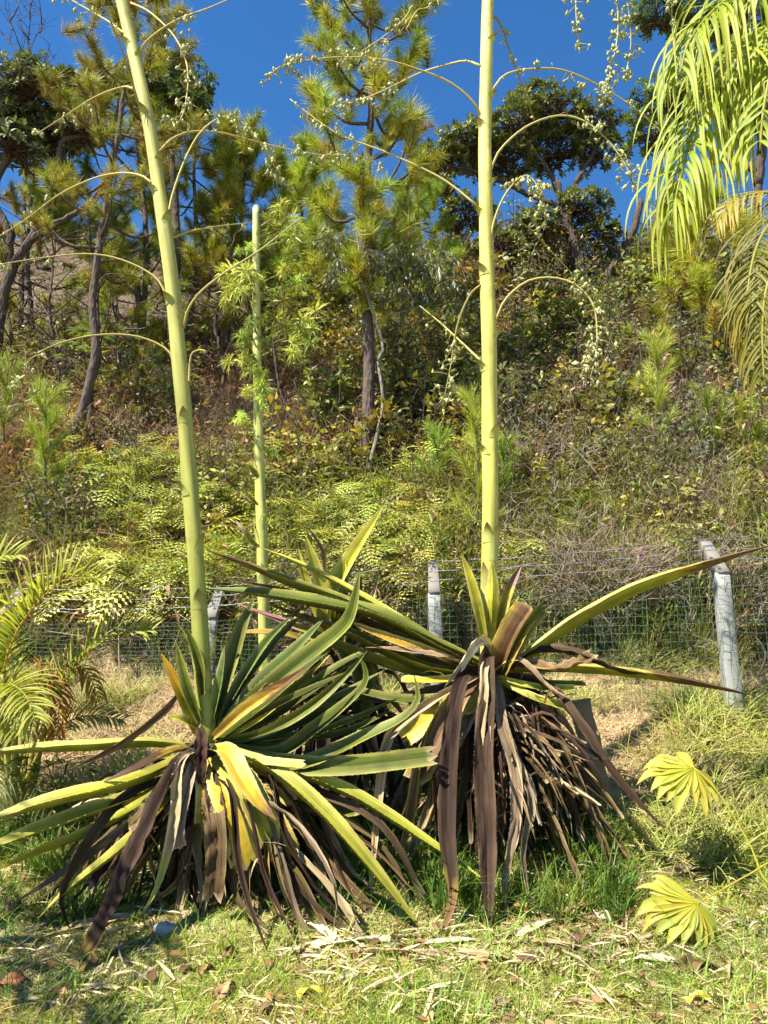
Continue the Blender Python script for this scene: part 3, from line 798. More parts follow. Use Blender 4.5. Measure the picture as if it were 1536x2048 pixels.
leaf(A1, [(412, 1520, Y - .1), (428, 1590, Y - .3), (440, 1660, Y - .38), (452, 1730, Y - .4)], 30, PURPLE, cut=True, hint=(.1, -1, .3), fold=.3)
leaf(A1, [(410, 1530, Y - .1), (430, 1640, Y - .38), (432, 1730, Y - .42), (425, 1800, Y - .42)], 38, BROWN, cut=True, hint=(.1, -1, .2), fold=.3)
leaf(A1, [(390, 1510, Y - .1), (310, 1610, Y - .25), (240, 1700, Y - .4), (178, 1775, Y - .45)], 24, PURPLE, cut=True, hint=(-.3, -1, .5), fold=.6)
skirt(A1, base, crown1 - [0, 0, .08], 66, .35, .95, .75, 1.3, 3, .025, .08, -pi * .28, pi * 1.28, shreds=110)
skirt(A1, base, crown1 - [0, 0, .16], 34, .08, .30, .7, 1.2, 4, .025, .08, pi * 1.2, pi * 1.8, shreds=90)
skirt(A1, base, crown1 - [0, 0, .1], 46, .5, 1.35, .6, 1.1, 7, .03, .07, -pi * .22, pi * .35)

# ================================================================== right agave
YB = 5.6
bx = at(985, 1335, YB)[0]
base = np.array([bx, YB, gz(bx, YB)])
A2 = thing('agave_plant', 'agave with upright pale stalk and thick brown skirt of dead leaves', 'agave', base, 'flowering agaves')
crown2 = at(985, 1338, YB)
mb = MB(); tube(mb, smooth_path([base + [0, 0, -.1], (base + crown2) / 2, crown2 + [0, 0, .02]], 10), [.17, .17, .17, .17, .18, .18, .17, .15, .13, .09], 12, (.06, .04, .025), ridge=.12)
part('trunk', mb, M_TRUNK, A2, smooth=True)
st2, SP2, SW2 = stalk_part(A2, [(976, 1345, YB), (978, 1200, YB), (980, 1000, YB), (978, 700, YB), (971, 400, YB), (971, 200, YB), (976, 0, YB), (980, -200, YB), (983, -420, YB)],
                           [37, 35, 34, 32, 29, 27, 25, 22, 18], (.44, .43, .075), (.60, .56, .19))
for k, (row, ang, ln) in enumerate([(1235, -1.5, .26), (1160, -2.1, .25), (1120, -1.0, .3), (1060, -1.9, .14), (905, -2.6, .09), (850, -1.0, .11), (735, -2.6, .08), (655, -.4, .09), (540, -2.3, .08), (500, -.5, .05), (410, -2.7, .06), (350, -.4, .06), (238, -2.5, .05), (180, -.5, .05), (70, -.7, .05)]):
    bract(st2, SP2, SW2, row_t(SP2, row), ang, ln, k, (.44, .44, .12))
fb = [([(962, 132), (930, 122), (885, 132), (835, 148), (770, 180), (700, 207), (645, 220)], .7, 30, .55),
      ([(962, 232), (945, 202), (900, 165), (840, 140), (780, 122), (700, 114), (620, 120), (560, 135), (528, 165)], -.3, 30, .5),
      ([(955, 412), (880, 355), (768, 303), (680, 270), (610, 222), (580, 198)], .3, 9, .5),
      ([(984, 182), (1010, 150), (1060, 138), (1125, 140), (1200, 172), (1280, 225), (1350, 290)], .2, 9, .1),
      ([(982, 340), (1000, 300), (1050, 255), (1110, 232), (1160, 238), (1205, 270), (1245, 320), (1272, 375)], -.2, 36, .55),
      ([(984, 30), (1002, 50), (1022, 110), (1047, 180), (1068, 240)], .5, 7, .1),
      ([(980, 510), (986, 450), (1010, 390), (1045, 352), (1068, 362), (1085, 400), (1092, 450)], -.1, 30, .5),
      ([(984, 480), (1005, 445), (1030, 441), (1060, 458), (1090, 490), (1145, 548)], .4, 6, .5),
      ([(990, 645), (1010, 600), (1050, 565), (1090, 555), (1130, 560), (1165, 580), (1190, 620), (1193, 700), (1180, 758)], -.2, 40, .45),
      ([(990, 805), (1000, 770), (1025, 748), (1055, 742), (1088, 758)], .3, 5, .7),
      ([(962, 722), (920, 682), (880, 645), (840, 612)], .3, 2, .5),
      ([(962, 570), (940, 590), (915, 650), (900, 740), (884, 818)], .2, 24, .35),
      ([(978, -150), (1040, -210), (1120, -160), (1150, -60), (1152, 30), (1160, 95)], .1, 24, .55),
      ([(978, -190), (1080, -250), (1190, -170), (1228, -40), (1236, 60), (1222, 140), (1205, 200)], -.1, 58, .5),
      ([(978, -170), (1090, -220), (1200, -140), (1248, -20), (1262, 80), (1248, 165)], .2, 40, .55),
      ([(980, -230), (1140, -300), (1290, -180), (1335, -60), (1345, 60), (1352, 160)], .3, 44, .5),
      ([(972, -120), (910, -130), (850, -50), (815, 30), (765, 75), (712, 110)], .1, 26, .5),
      ([(976, -100), (935, -80), (860, 10), (835, 20), (812, 60)], -.3, 8, .5)]
for k, (p, dy, nb, frm) in enumerate(fb):
    flower_branch(A2, p, YB - .02, dy, bulbs=nb, frm=frm, seed=40 + k, col=(.26, .22, .06) if k in (5, 7, 11) else (.40, .35, .12), size=.046)
Y = YB
leaf(A2, [(1000, 1340, Y), (1068, 1312, Y - .05), (1150, 1255, Y - .1), (1270, 1190, Y - .15), (1400, 1140, Y - .2), (1545, 1090, Y - .25)], 58, LIME, tipcol=(.15, .085, .05), tipat=.72, hint=(0, -.12, 1), fold=.72, peak=.45)
leaf(A2, [(1000, 1345, Y - .05), (1090, 1342, Y - .1), (1200, 1348, Y - .15), (1350, 1364, Y - .2), (1512, 1392, Y - .25)], 40, LIME, tipcol=(.10, .055, .03), tipat=.6, hint=(0, -.2, 1), fold=.75, peak=.45)
leaf(A2, [(1000, 1340, Y), (1075, 1305, Y - .12), (1140, 1305, Y - .2), (1230, 1340, Y - .22), (1310, 1352, Y - .22)], 27, DARK, hint=(0, -.6, 1), fold=.5, twist=.5)
leaf(A2, [(1000, 1350, Y - .05), (1090, 1370, Y - .2), (1160, 1450, Y - .4), (1240, 1565, Y - .5), (1335, 1665, Y - .55)], 24, DARK, hint=(.3, -1, .5), fold=.6)
leaf(A2, [(1000, 1350, Y - .05), (1010, 1310, Y - .15), (1035, 1255, Y - .2), (1062, 1215, Y - .2)], 62, HALF, cut=True, hint=(-.5, -1, .2), fold=.5, teeth=False)
leaf(A2, [(1002, 1350, Y - .1), (1030, 1290, Y - .22), (1062, 1240, Y - .28), (1092, 1210, Y - .3)], 32, GREEN, cut=True, hint=(.7, -1, .1), fold=.5)
leaf(A2, [(972, 1290, Y - .06), (958, 1220, Y - .12), (944, 1165, Y - .12), (922, 1105, Y - .1)], 24, LIME, hint=(-.3, -1, .1), fold=.6)
leaf(A2, [(992, 1280, Y - .06), (1004, 1215, Y - .1), (1018, 1175, Y - .12), (1044, 1128, Y - .1)], 26, LIME, tipcol=(.22, .13, .10), tipat=.6, hint=(.2, -1, .1), fold=.7)
leaf(A2, [(982, 1270, Y - .1), (984, 1215, Y - .13), (986, 1165, Y - .11), (982, 1120, Y - .08)], 30, LIME, hint=(0, -1, .1), fold=-.5)
leaf(A2, [(985, 1330, Y), (965, 1280, Y - .2), (940, 1300, Y - .28), (915, 1340, Y - .3), (888, 1375, Y - .3)], 24, CREAM, hint=(0, -1, .5), twist=1.2, wave=.3)
leaf(A2, [(975, 1335, Y - .1), (972, 1310, Y - .25), (972, 1390, Y - .38), (966, 1520, Y - .5), (974, 1700, Y - .75), (977, 1882, Y - 1.0)], 38, PURPLE, hint=(0, -1, .2), fold=.4, peak=.6, base=.75, n=26)
leaf(A2, [(960, 1345, Y - .1), (930, 1350, Y - .28), (912, 1400, Y - .4), (898, 1520, Y - .5), (894, 1660, Y - .7), (905, 1790, Y - .9), (876, 1890, Y - 1.05)], 35, PURPLE, tipcol=(.2, .11, .06), tipat=.85, hint=(-.1, -1, .2), fold=.4, peak=.5, base=.7, n=26)
leaf(A2, [(978, 1330, Y - .15), (968, 1330, Y - .3), (966, 1400, Y - .4), (957, 1500, Y - .45), (942, 1590, Y - .48)], 20, TAN, hint=(.1, -1, .2), fold=.5, wave=.3)
leaf(A2, [(990, 1350, Y - .1), (1005, 1450, Y - .4), (1030, 1530, Y - .5), (1030, 1640, Y - .6), (1006, 1770, Y - .75), (1022, 1850, Y - .85)], 26, GREYT, hint=(.1, -1, .2), fold=.5, wave=.4)
leaf(A2, [(995, 1360, Y - .1), (1020, 1500, Y - .4), (1060, 1590, Y - .55), (1045, 1700, Y - .65), (1060, 1812, Y - .75)], 24, GREYT, hint=(.2, -1, .2), fold=.5, wave=.4)
leaf(A2, [(965, 1355, Y - .1), (918, 1400, Y - .25), (876, 1478, Y - .33), (832, 1560, Y - .36)], 50, HALF, cut=True, hint=(-.3, -1, .4), fold=.25)
leaf(A2, [(960, 1355, Y - .1), (890, 1410, Y - .2), (845, 1448, Y - .25), (800, 1480, Y - .26)], 46, YELLOW, cut=True, hint=(-.2, -1, .5), fold=.3)
leaf(A2, [(960, 1352, Y - .05), (880, 1364, Y - .15), (805, 1362, Y - .2)], 26, YELLOW, cut=True, hint=(0, -.6, 1), fold=.5)
leaf(A2, [(955, 1350, Y), (830, 1395, Y + .05), (740, 1400, Y + .1), (640, 1385, Y + .1)], 24, BROWN, tipcol=(.4, .22, .02), tipat=.8, hint=(0, -.8, .8))
leaf(A2, [(965, 1335, Y), (905, 1305, Y + .05), (815, 1252, Y + .1), (720, 1195, Y + .15), (613, 1135, Y + .2), (512, 1092, Y + .25)], 30, LIME, hint=(0, -.3, 1), fold=.6)
leaf(A2, [(965, 1340, Y), (880, 1302, Y - .05), (760, 1240, Y - .1), (640, 1215, Y - .15), (520, 1192, Y - .2), (412, 1177, Y - .2)], 60, GREEN, hint=(0, -.45, 1), fold=.62, peak=.55)
leaf(A2, [(965, 1335, Y), (850, 1285, Y + .02), (700, 1218, Y), (575, 1170, Y - .05), (480, 1128, Y - .1), (412, 1100, Y - .1)], 54, GREEN, tipcol=(.09, .05, .04), tipat=.83, hint=(0, -.25, 1), fold=.7, peak=.5)
leaf(A2, [(965, 1345, Y), (830, 1290, Y + .1), (640, 1204, Y + .1), (520, 1172, Y + .1), (432, 1152, Y + .1)], 19, BROWN, hint=(0, -.8, .6), twist=.5)
leaf(A2, [(960, 1350, Y), (840, 1350, Y + .1), (700, 1305, Y + .15), (580, 1250, Y + .2), (470, 1206, Y + .2)], 30, LIME, tipcol=(.30, .14, .13), tipat=.72, hint=(0, -.7, .8), fold=.5)
leaf(A2, [(960, 1350, Y - .02), (860, 1346, Y - .08), (770, 1310, Y - .12), (690, 1270, Y - .14), (610, 1240, Y - .15), (535, 1208, Y - .15)], 48, GREEN, tipcol=(.10, .055, .04), tipat=.74, hint=(0, -.3, 1), fold=.7, peak=.4)
leaf(A2, [(960, 1345, Y), (860, 1310, Y - .12), (760, 1272, Y - .16), (690, 1240, Y - .18)], 32, OCHRE, hint=(0, -.7, .8), fold=.5)
leaf(A2, [(960, 1352, Y), (850, 1350, Y + .15), (740, 1320, Y + .2), (640, 1280, Y + .2)], 28, BLUEG, hint=(0, -.5, 1), fold=.6)
leaf(A2, [(965, 1340, Y), (880, 1315, Y - .15), (800, 1300, Y - .2), (730, 1295, Y - .2)], 19, TAN, hint=(0, -.6, 1), wave=.3)
leaf(A2, [(965, 1345, Y), (880, 1330, Y + .1), (790, 1320, Y + .2), (700, 1340, Y + .3)], 24, BROWN, hint=(0, -.6, 1), wave=.3)
leaf(A2, [(990, 1355, Y - .1), (1060, 1376, Y - .2), (1152, 1380, Y - .25)], 22, LIME, cut=True, hint=(0, -.7, 1), fold=.6)
leaf(A2, [(990, 1362, Y - .1), (1060, 1396, Y - .25), (1132, 1418, Y - .28)], 24, LIME, cut=True, hint=(.2, -.8, 1), fold=.6)
leaf(A2, [(990, 1355, Y - .05), (1080, 1368, Y - .1), (1170, 1370, Y - .12)], 18, GREEN, cut=True, hint=(0, -.7, 1), fold=.6)
leaf(A2, [(990, 1340, Y - .1), (1040, 1322, Y - .25), (1100, 1378, Y - .32), (1155, 1402, Y - .33)], 15, TAN, hint=(.2, -.8, 1), wave=.2)
leaf(A2, [(1000, 1345, Y - .05), (1060, 1330, Y - .2), (1120, 1340, Y - .25), (1190, 1310, Y - .25)], 30, BROWN, hint=(0, -.8, 1), wave=.3, cut=True)
leaf(A2, [(965, 1350, Y - .1), (870, 1400, Y - .3), (785, 1462, Y - .45), (764, 1530, Y - .55), (752, 1660, Y - .65), (742, 1805, Y - .75)], 24, TAN, hint=(-.1, -1, .2), fold=.7, wave=.3)
leaf(A2, [(965, 1345, Y - .05), (900, 1395, Y - .2), (790, 1400, Y - .2), (640, 1360, Y - .1)], 26, GREEN, hint=(0, -.7, .8))
leaf(A2, [(960, 1360, Y - .1), (925, 1450, Y - .3), (890, 1500, Y - .35), (860, 1540, Y - .36)], 34, GREYT, cut=True, hint=(-.2, -1, .4), fold=.2)
leaf(A2, [(970, 1360, Y - .1), (945, 1410, Y - .25), (920, 1422, Y - .3)], 26, YELLOW, cut=True, hint=(-.2, -1, .5), fold=.3)
skirt(A2, base, crown2 - [0, 0, .06], 74, .30, .75, .7, 1.5, 13, .025, .08, -pi * .28, pi * 1.28, shreds=150)
skirt(A2, base, crown2 - [0, 0, .18], 36, .08, .32, .8, 1.5, 14, .025, .075, pi * 1.2, pi * 1.8, shreds=120)
skirt(A2, base, crown2 - [0, 0, .16], 60, .2, .55, .12, .6, 17, .018, .05, -pi * .45, pi * 1.2)
skirt(A2, base, crown2 - [0, 0, .22], 70, .3, .7, .08, .5, 19, .014, .04, -pi * .5, pi * .2, shreds=160)

# ================================================================== agave rosette without a stalk
YC = 6.1
bx = at(672, 1300, YC)[0]
base = np.array([bx, YC, gz(bx, YC)])
A3 = thing('agave_plant', 'stalkless agave rosette of upright lime leaves between the two big agaves', 'agave', base)
crown3 = at(672, 1310, YC)
mb = MB(); tube(mb, smooth_path([base + [0, 0, -.1], (base + crown3) / 2, crown3], 8), [.11] * 6 + [.1, .07], 10, (.06, .04, .025), ridge=.1)
part('trunk', mb, M_TRUNK, A3, smooth=True)
Y = YC
leaf(A3, [(662, 1300, Y), (632, 1210, Y - .1), (690, 1110, Y - .15), (765, 1015, Y - .2)][:1] + [(655, 1215, Y - .1), (700, 1120, Y - .15), (766, 1014, Y - .2)], 40, LIME, hint=(-.5, -1, .2), fold=.5, peak=.35)
leaf(A3, [(670, 1300, Y), (672, 1210, Y - .05), (700, 1130, Y - .1), (746, 1040, Y - .15)], 30, LIME, hint=(-.3, -1, .2), fold=.6, peak=.35)
leaf(A3, [(668, 1300, Y), (650, 1200, Y), (632, 1140, Y), (611, 1072, Y)], 30, LIME, hint=(.3, -1, .2), fold=.5, peak=.5)
leaf(A3, [(664, 1300, Y), (630, 1210, Y + .05), (608, 1150, Y + .05), (596, 1095, Y + .05)], 22, LIME, hint=(.2, -1, .2), fold=.5, peak=.5)
leaf(A3, [(680, 1300, Y), (686, 1230, Y - .12), (690, 1170, Y - .15), (690, 1112, Y - .15)], 20, LIME, hint=(0, -1, .2), fold=.6, peak=.4)
leaf(A3, [(690, 1300, Y), (714, 1250, Y - .1), (719, 1200, Y - .1), (722, 1150, Y - .1)], 21, GREEN, hint=(0, -1, .2), fold=.6, peak=.4)
leaf(A3, [(690, 1310, Y), (718, 1300, Y - .1), (742, 1210, Y - .1), (764, 1112, Y - .1)], 9, TAN, hint=(0, -1, .2), fold=.6)
leaf(A3, [(668, 1300, Y), (646, 1200, Y + .1), (650, 1120, Y + .15), (636, 1085, Y + .15), (608, 1046, Y + .15)], 11, DARK, hint=(0, -1, .2), wave=.6)
leaf(A3, [(680, 1310, Y), (760, 1260, Y + .1), (850, 1270, Y + .2)], 26, GREEN, hint=(0, -.6, 1))
leaf(A3, [(668, 1310, Y), (600, 1280, Y - .05), (545, 1268, Y - .08), (445, 1265, Y - .1)], 22, OCHRE, hint=(0, -.7, 1), tipcol=DB, tipat=.8)
leaf(A3, [(690, 1305, Y - .1), (720, 1330, Y - .3), (725, 1420, Y - .4), (700, 1470, Y - .4)], 50, GREEN, hint=(.3, -1, .2), fold=.3, twist=.5)
leaf(A3, [(668, 1310, Y - .05), (640, 1290, Y - .25), (636, 1350, Y - .3), (655, 1450, Y - .32)], 24, BROWN, hint=(0, -1, .2), wave=.4)
skirt(A3, base, crown3 - [0, 0, .02], 60, .25, .75, .5, 1.0, 23, .03, .07)

# ================================================================== third stalk behind, its top cut off
YD = 6.7
bx = at(528, 1330, YD)[0]
base = np.array([bx, YD, gz(bx, YD)])
A4 = thing('agave_plant', 'cut off agave stalk behind with leafy green plantlet tufts', 'agave', base, 'flowering agaves')
st4, SP4, SW4 = stalk_part(A4, [(532, 1380, YD), (528, 1250, YD), (523, 1050, YD), (518, 900, YD), (514, 700, YD), (512, 550, YD), (512, 416, YD)], [26, 25, 23, 21, 18, 16, 14], (.38, .41, .09), (.46, .46, .17))
mb = MB()
tube(mb, SP4[-1][None] + np.array([[0, 0, -.01], [.004, 0, .018], [.0, 0, .03]]), [SW4[-1] * .98, SW4[-1] * .8, SW4[-1] * .3], 10, (.42, .33, .30))
part('cut_end', mb, M_DEAD, st4)
for k, (row, ang, ln) in enumerate([(1090, -2.7, .24), (1055, -.3, .2), (950, -2.5, .22), (800, -.6, .14), (740, -2.2, .12), (690, -.4, .14), (560, -1.6, .1), (470, -.6, .1), (1180, -1.4, .2), (620, -2.6, .12)]):
    bract(st4, SP4, SW4, row_t(SP4, row), ang, ln, k, (.38, .40, .10))
leaf(A4, [(517, 1094, YD - .1), (505, 1085, YD - .15), (488, 1060, YD - .2), (470, 1040, YD - .2)], 13, LIME, tipcol=(.4, .32, .16), tipat=.5, hint=(0, -1, .2), name='bract')
leaf(A4, [(516, 955, YD - .1), (508, 945, YD - .14), (494, 928, YD - .18)], 14, LIME, hint=(0, -1, .2), name='bract')
leaf(A4, [(516, 1010, YD - .1), (502, 998, YD - .14), (486, 980, YD - .18)], 9, LIME, hint=(0, -1, .2), name='bract', tipcol=(.4, .32, .16), tipat=.5)
tufts = [(545, 445, 36), (575, 430, 44), (560, 462, 46), (590, 480, 40), (530, 440, 22), (500, 500, 24), (480, 505, 18), (470, 550, 44), (488, 570, 48), (452, 570, 36), (462, 612, 30), (505, 562, 22),
         (555, 585, 34), (590, 570, 32), (575, 625, 46), (600, 640, 50), (615, 670, 40), (545, 650, 34), (592, 690, 34), (500, 670, 30), (488, 720, 36), (505, 745, 34), (520, 770, 36), (500, 700, 30), (512, 800, 26),
         (488, 850, 30), (475, 842, 24), (540, 905, 26), (505, 650, 24), (530, 690, 24), (560, 550, 26), (525, 545, 22), (520, 640, 20), (495, 780, 24), (535, 1040, 16)]
tr = np.random.default_rng(77)
for k, (px, py, s_) in enumerate(tufts):
    mb = MB()
    c = at(px, py, YD - .05 + tr.uniform(-.25, .2))
    sp = SP4[int(row_t(SP4, py + 18) * (len(SP4) - 1))]
    tube(mb, smooth_path([sp, (sp + c) / 2 + [0, 0, .03], c], 6), [.008, .007, .006, .005, .005, .004], 5, (.25, .26, .08))
    for q in range(3):
        tuft_mesh(mb, c + tr.normal(0, s_ * mpp(YD) * .30, 3), 44, s_ * mpp(YD) * .75, tr, col=tuple(np.array((.36, .42, .09)) * tr.uniform(.8, 1.3)))
    part('plantlet_tuft', mb, M_LEAF, A4)
skirt(A4, base, at(530, 1350, YD), 16, .2, .45, .3, .6, 29)

# ================================================================== fence: concrete posts, coated mesh, barbed wire
def box_between(mb, p0, p1, w0, d0, w1, d1, side, col, rows=6, jit=.0):
    """square-section post piece from p0 to p1 with slightly chamfered edges; side = direction of its width"""
    T = norm(p1 - p0); S = norm(side - T * np.dot(side, T)); D = np.cross(T, S)
    ch = .07
    prof = np.array([(-1, -1 + ch), (-1 + ch, -1), (1 - ch, -1), (1, -1 + ch), (1, 1 - ch), (1 - ch, 1), (-1 + ch, 1), (-1, 1 - ch)])
    V = []
    for t in np.linspace(0, 1, rows):
        w = w0 + (w1 - w0) * t; d = d0 + (d1 - d0) * t
        c = p0 + (p1 - p0) * t + rng.normal(0, jit, 3)
        V.append(c + prof[:, :1] * w / 2 * S + prof[:, 1:] * d / 2 * D)
    V = np.concatenate(V); k = 8
    i, j = np.meshgrid(np.arange(rows - 1), np.arange(k), indexing='ij'); j2 = (j + 1) % k
    Q = np.stack([i * k + j, i * k + j2, (i + 1) * k + j2, (i + 1) * k + j], -1).reshape(-1, 4)
    t_ = [[(rows - 1) * k, (rows - 1) * k + a, (rows - 1) * k + a + 1] for a in range(1, k - 1)] + [[0, a + 1, a] for a in range(1, k - 1)]
    mb.add(V, Q, t_, col)
posts = [(423, 1236, 7.6), (868, 1186, 7.3), (1441, 1146, 6.7)]
PB = [at(*p) for p in posts]
# neighbours out of the picture keep the line going
PB = [PB[0] + (PB[0] - PB[1]) * np.array([1, .8, 0])] + PB + [PB[2] + (PB[2] - PB[1]) * np.array([1, .9, 0]) + [0, 0, .1]]
fence = thing('fence', 'green wire mesh fence on grey concrete posts behind the agaves', 'fence', (PB[2][0], PB[2][1], gz(PB[2][0], PB[2][1])))
along = norm(PB[3] - PB[1])
arms = []
for k, b in enumerate(PB):
    g = np.array([b[0], b[1], gz(b[0], b[1]) - .3])
    q = {1: (412, 1380, 7.6), 2: (875, 1300, 7.3), 3: (1468, 1420, 6.7)}.get(k)
    if q: g[0] = b[0] + (at(*q)[0] - b[0]) * 1.1
    mb = MB()
    box_between(mb, g, b, .125, .12, .112, .11, np.array([1., 0, 0]), (.30, .31, .30), 10, .001)
    o = part('post', mb, M_CONC, fence)
    tip = b + np.array([0, .30, .30]) + np.array([.01, 0, 0])
    mb = MB()
    box_between(mb, b + [0, -.035, -.028], tip, .11, .10, .09, .075, np.array([1., 0, 0]), (.20, .185, .165), 6, .001)
    part('arm', mb, M_CONC, o)
    arms.append((b, tip))
def wire_path(a, b, n, sag=.02, wob=.004):
    t = np.linspace(0, 1, n)[:, None]
    P = a + (b - a) * t
    P[:, 2] -= sag * (1 - (2 * t[:, 0] - 1) ** 2)
    return P + rng.normal(0, wob, P.shape)
for k in range(len(PB) - 1):
    a, b = PB[k] + [0, -.075, 0], PB[k + 1] + [0, -.075, 0]
    L = np.linalg.norm(b - a); n = int(L / .068)
    mb = MB()
    dips = np.interp(np.linspace(0, 1, n + 1), [0, .3, .6, 1], [0, .02, .01, 0])
    grid = np.zeros((n + 1, 18, 3))
    for i in range(n + 1):
        f = i / n
        top = a + (b - a) * f
        g = gz(top[0], top[1])
        hh = max(.5, top[2] - g - .01)
        for j in range(18):
            grid[i, j] = [top[0] + rng.normal(0, .004), top[1] + .02 * sin(f * 9 + j * .5) + rng.normal(0, .004), top[2] - .04 - dips[i] - hh * j / 17 + rng.normal(0, .003)]
    for i in range(n + 1): tube(mb, grid[i], .0016, 4, (.1, .3, .2), cap=False)
    for j in range(18): tube(mb, grid[:, j], .0016, 4, (.1, .3, .2), cap=False)
    part('wire_mesh', mb, M_MESHW, fence)
    for f in (.25, .6, .95):
        p = arms[k][0] + (arms[k][1] - arms[k][0]) * f + [0, -.03, .05]
        q = arms[k + 1][0] + (arms[k + 1][1] - arms[k + 1][0]) * f + [0, -.03, .05]
        W = wire_path(p, q, 26, .03)
        mb = MB(); tube(mb, W, .0028, 4, cap=False)
        for w in W[1:-1]:
            for s_ in range(2):
                d = rand_dirs(1)[0] * .02
                tube(mb, np.array([w - d, w + d]), .0018, 3)
        part('barbed_wire', mb, M_BARB, fence)

# ================================================================== small things by the agaves
def board(px0, py0, px1, py1, Y, wpx):
    p1 = at(px1, py1, Y + .05); p0 = at(px0, py0, Y)
    p0[2] = gz(p0[0], p0[1]) - .05
    mb = MB(); box_between(mb, p0, p1, wpx * mpp(Y) * 1.15, .05, wpx * mpp(Y), .045, np.array([1., -.25, 0]), (.19, .15, .09), 10, .006)
    return solo('wooden_stake', mb, M_DEAD, 'weathered grey wooden stake leaning beside the dead leaf skirt', 'stake', p0)
board(1215, 1700, 1160, 1398, 5.75, 40)

def blob(mb, c, r, col, sq=(1, 1, 1), seed=1, jag=.25):
    rr = np.random.default_rng(seed)
    k, m = 9, 7
    V = []
    for i in range(m):
        th = pi * i / (m - 1)
        for j in range(k):
            a = 2 * pi * j / k
            q = r * (1 + rr.uniform(-jag, jag))
            V.append(np.array(c) + q * np.array([sin(th) * cos(a) * sq[0], sin(th) * sin(a) * sq[1], cos(th) * sq[2]]))
    i, j = np.meshgrid(np.arange(m - 1), np.arange(k), indexing='ij'); j2 = (j + 1) % k
    mb.add(V, np.stack([i * k + j, (i + 1) * k + j, (i + 1) * k + j2, i * k + j2], -1).reshape(-1, 4), None, col)
g = ground_px(1241, 1655); mb = MB(); blob(mb, g + [0, 0, .05], .06, (.03, .3, .2), (.8, .6, 1.0), 4, .2)
solo('plastic_scrap', mb, M_GREENPL, 'crumpled green plastic scrap lying in the grass', 'plastic scrap', g)
g = ground_px(333, 1872); mb = MB(); blob(mb, g + [0, 0, .02], .06, (.5, .5, .48), (1.1, .8, .7), 9, .35)
solo('stone', mb, M_STONE, 'pale stone half hidden under the dead leaves of the leaning agave', 'stone', g, True)

# ================================================================== palms
def frond(parent, pts, n, lmax, w, droop, col, colt, seed, rach=(.02, .006), split=False, elev=.35, rcol=(.38, .38, .07), up=(0, 0, 1), frm=.12, jitter=.12, fwd=.55, taper=.55, mat=None):
    r = np.random.default_rng(seed)
    mat = mat or M_PALM
    P = smooth_path(pts, 40)
    T = norm(np.gradient(P, axis=0))
    t = np.linspace(0, 1, 40)
    mb = MB(); tube(mb, P, rach[0] * (1 - t) + rach[1] * t, 7, rcol)
    fr = part('frond', mb, M_PALM, parent, smooth=True)
    upv = np.array(up, float)
    allmb = MB()
    for k in range(n):
        q = frm + (1 - frm) * (k + r.uniform(0, .6)) / n
        i = min(39, int(q * 39))
        S = norm(np.cross(T[i], upv)); U = np.cross(S, T[i])
        for sg in (-1, 1):
            ln = lmax * (.35 + .65 * math.sin(min(1, q / .3) * pi / 2)) * (1 - max(0, q - .6) / .4 * taper) * r.uniform(.8, 1.1)
            d = S * sg + T[i] * (fwd + .5 * q) + U * elev + r.normal(0, jitter, 3)
            c = np.array(col) * r.uniform(.75, 1.2); ct = np.array(colt) * r.uniform(.8, 1.2)
            m = MB() if split else allmb
            leaflet(m, P[i] + r.normal(0, .003, 3), d, ln, w * r.uniform(.75, 1.15), droop * r.uniform(.35, 1.9), c, 11 if split else 8, U + r.normal(0, .25, 3), ct, seed=k)
            if split: part('leaflet', m, mat, fr, smooth=True)
    if not split: part('leaflets', allmb, mat, fr, smooth=True, kind='stuff')
    return fr

# the tall palm whose fronds hang in at the upper edge; its trunk stands outside the picture
YP = 4.2
tb = np.array([3.35, 4.6, gz(3.35, 4.6)])
P1 = thing('palm_tree', 'tall palm with lime green fronds hanging in beside the sky', 'palm', tb)
mb = MB(); tp = np.array([3.2, 4.5, 5.9])
tube(mb, smooth_path([tb + [0, 0, -.1], (tb + tp) / 2 + [.08, 0, 0], tp], 24), np.linspace(.13, .09, 24) * (1 + .05 * np.cos(np.arange(24) * pi)), 12, (.2, .18, .14))
part('trunk', mb, M_BARK2, P1, smooth=True)
lime, limet = (.20, .29, .012), (.36, .38, .035)
frond(P1, [tp, at(1610, 20, 4.4), at(1515, 80, 4.2), at(1440, 140, 4.1), at(1392, 240, 4.05), at(1362, 350, 4.0), at(1342, 440, 4.0)], 84, .92, .021, 1.4, lime, limet, 1, split=True, jitter=.28, elev=.25, fwd=.6, up=(-.3, -.5, 1))
frond(P1, [tp, at(1620, -60, 4.3), at(1520, -30, 4.0), at(1440, 10, 3.9), at(1380, 80, 3.85), at(1360, 150, 3.85)], 56, .95, .022, 1.3, lime, limet, 2, split=True, jitter=.28, elev=.3, fwd=.6, up=(-.3, -.6, 1))
frond(P1, [tp, at(1640, 0, 4.0), at(1560, 100, 3.8), at(1530, 200, 3.7), at(1520, 300, 3.7)], 40, .90, .025, 1.3, lime, limet, 3, split=True, jitter=.28, elev=.2, up=(-.5, -.6, 1))
frond(P1, [tp, tp + [.6, .3, .5], tp + [1.3, .5, .3], tp + [1.8, .7, -.5]], 30, .6, .04, .4, lime, limet, 4)
frond(P1, [tp, tp + [.2, -.5, .6], tp + [.6, -1.2, .5], tp + [.9, -1.8, -.2]], 30, .6, .04, .4, lime, limet, 6)
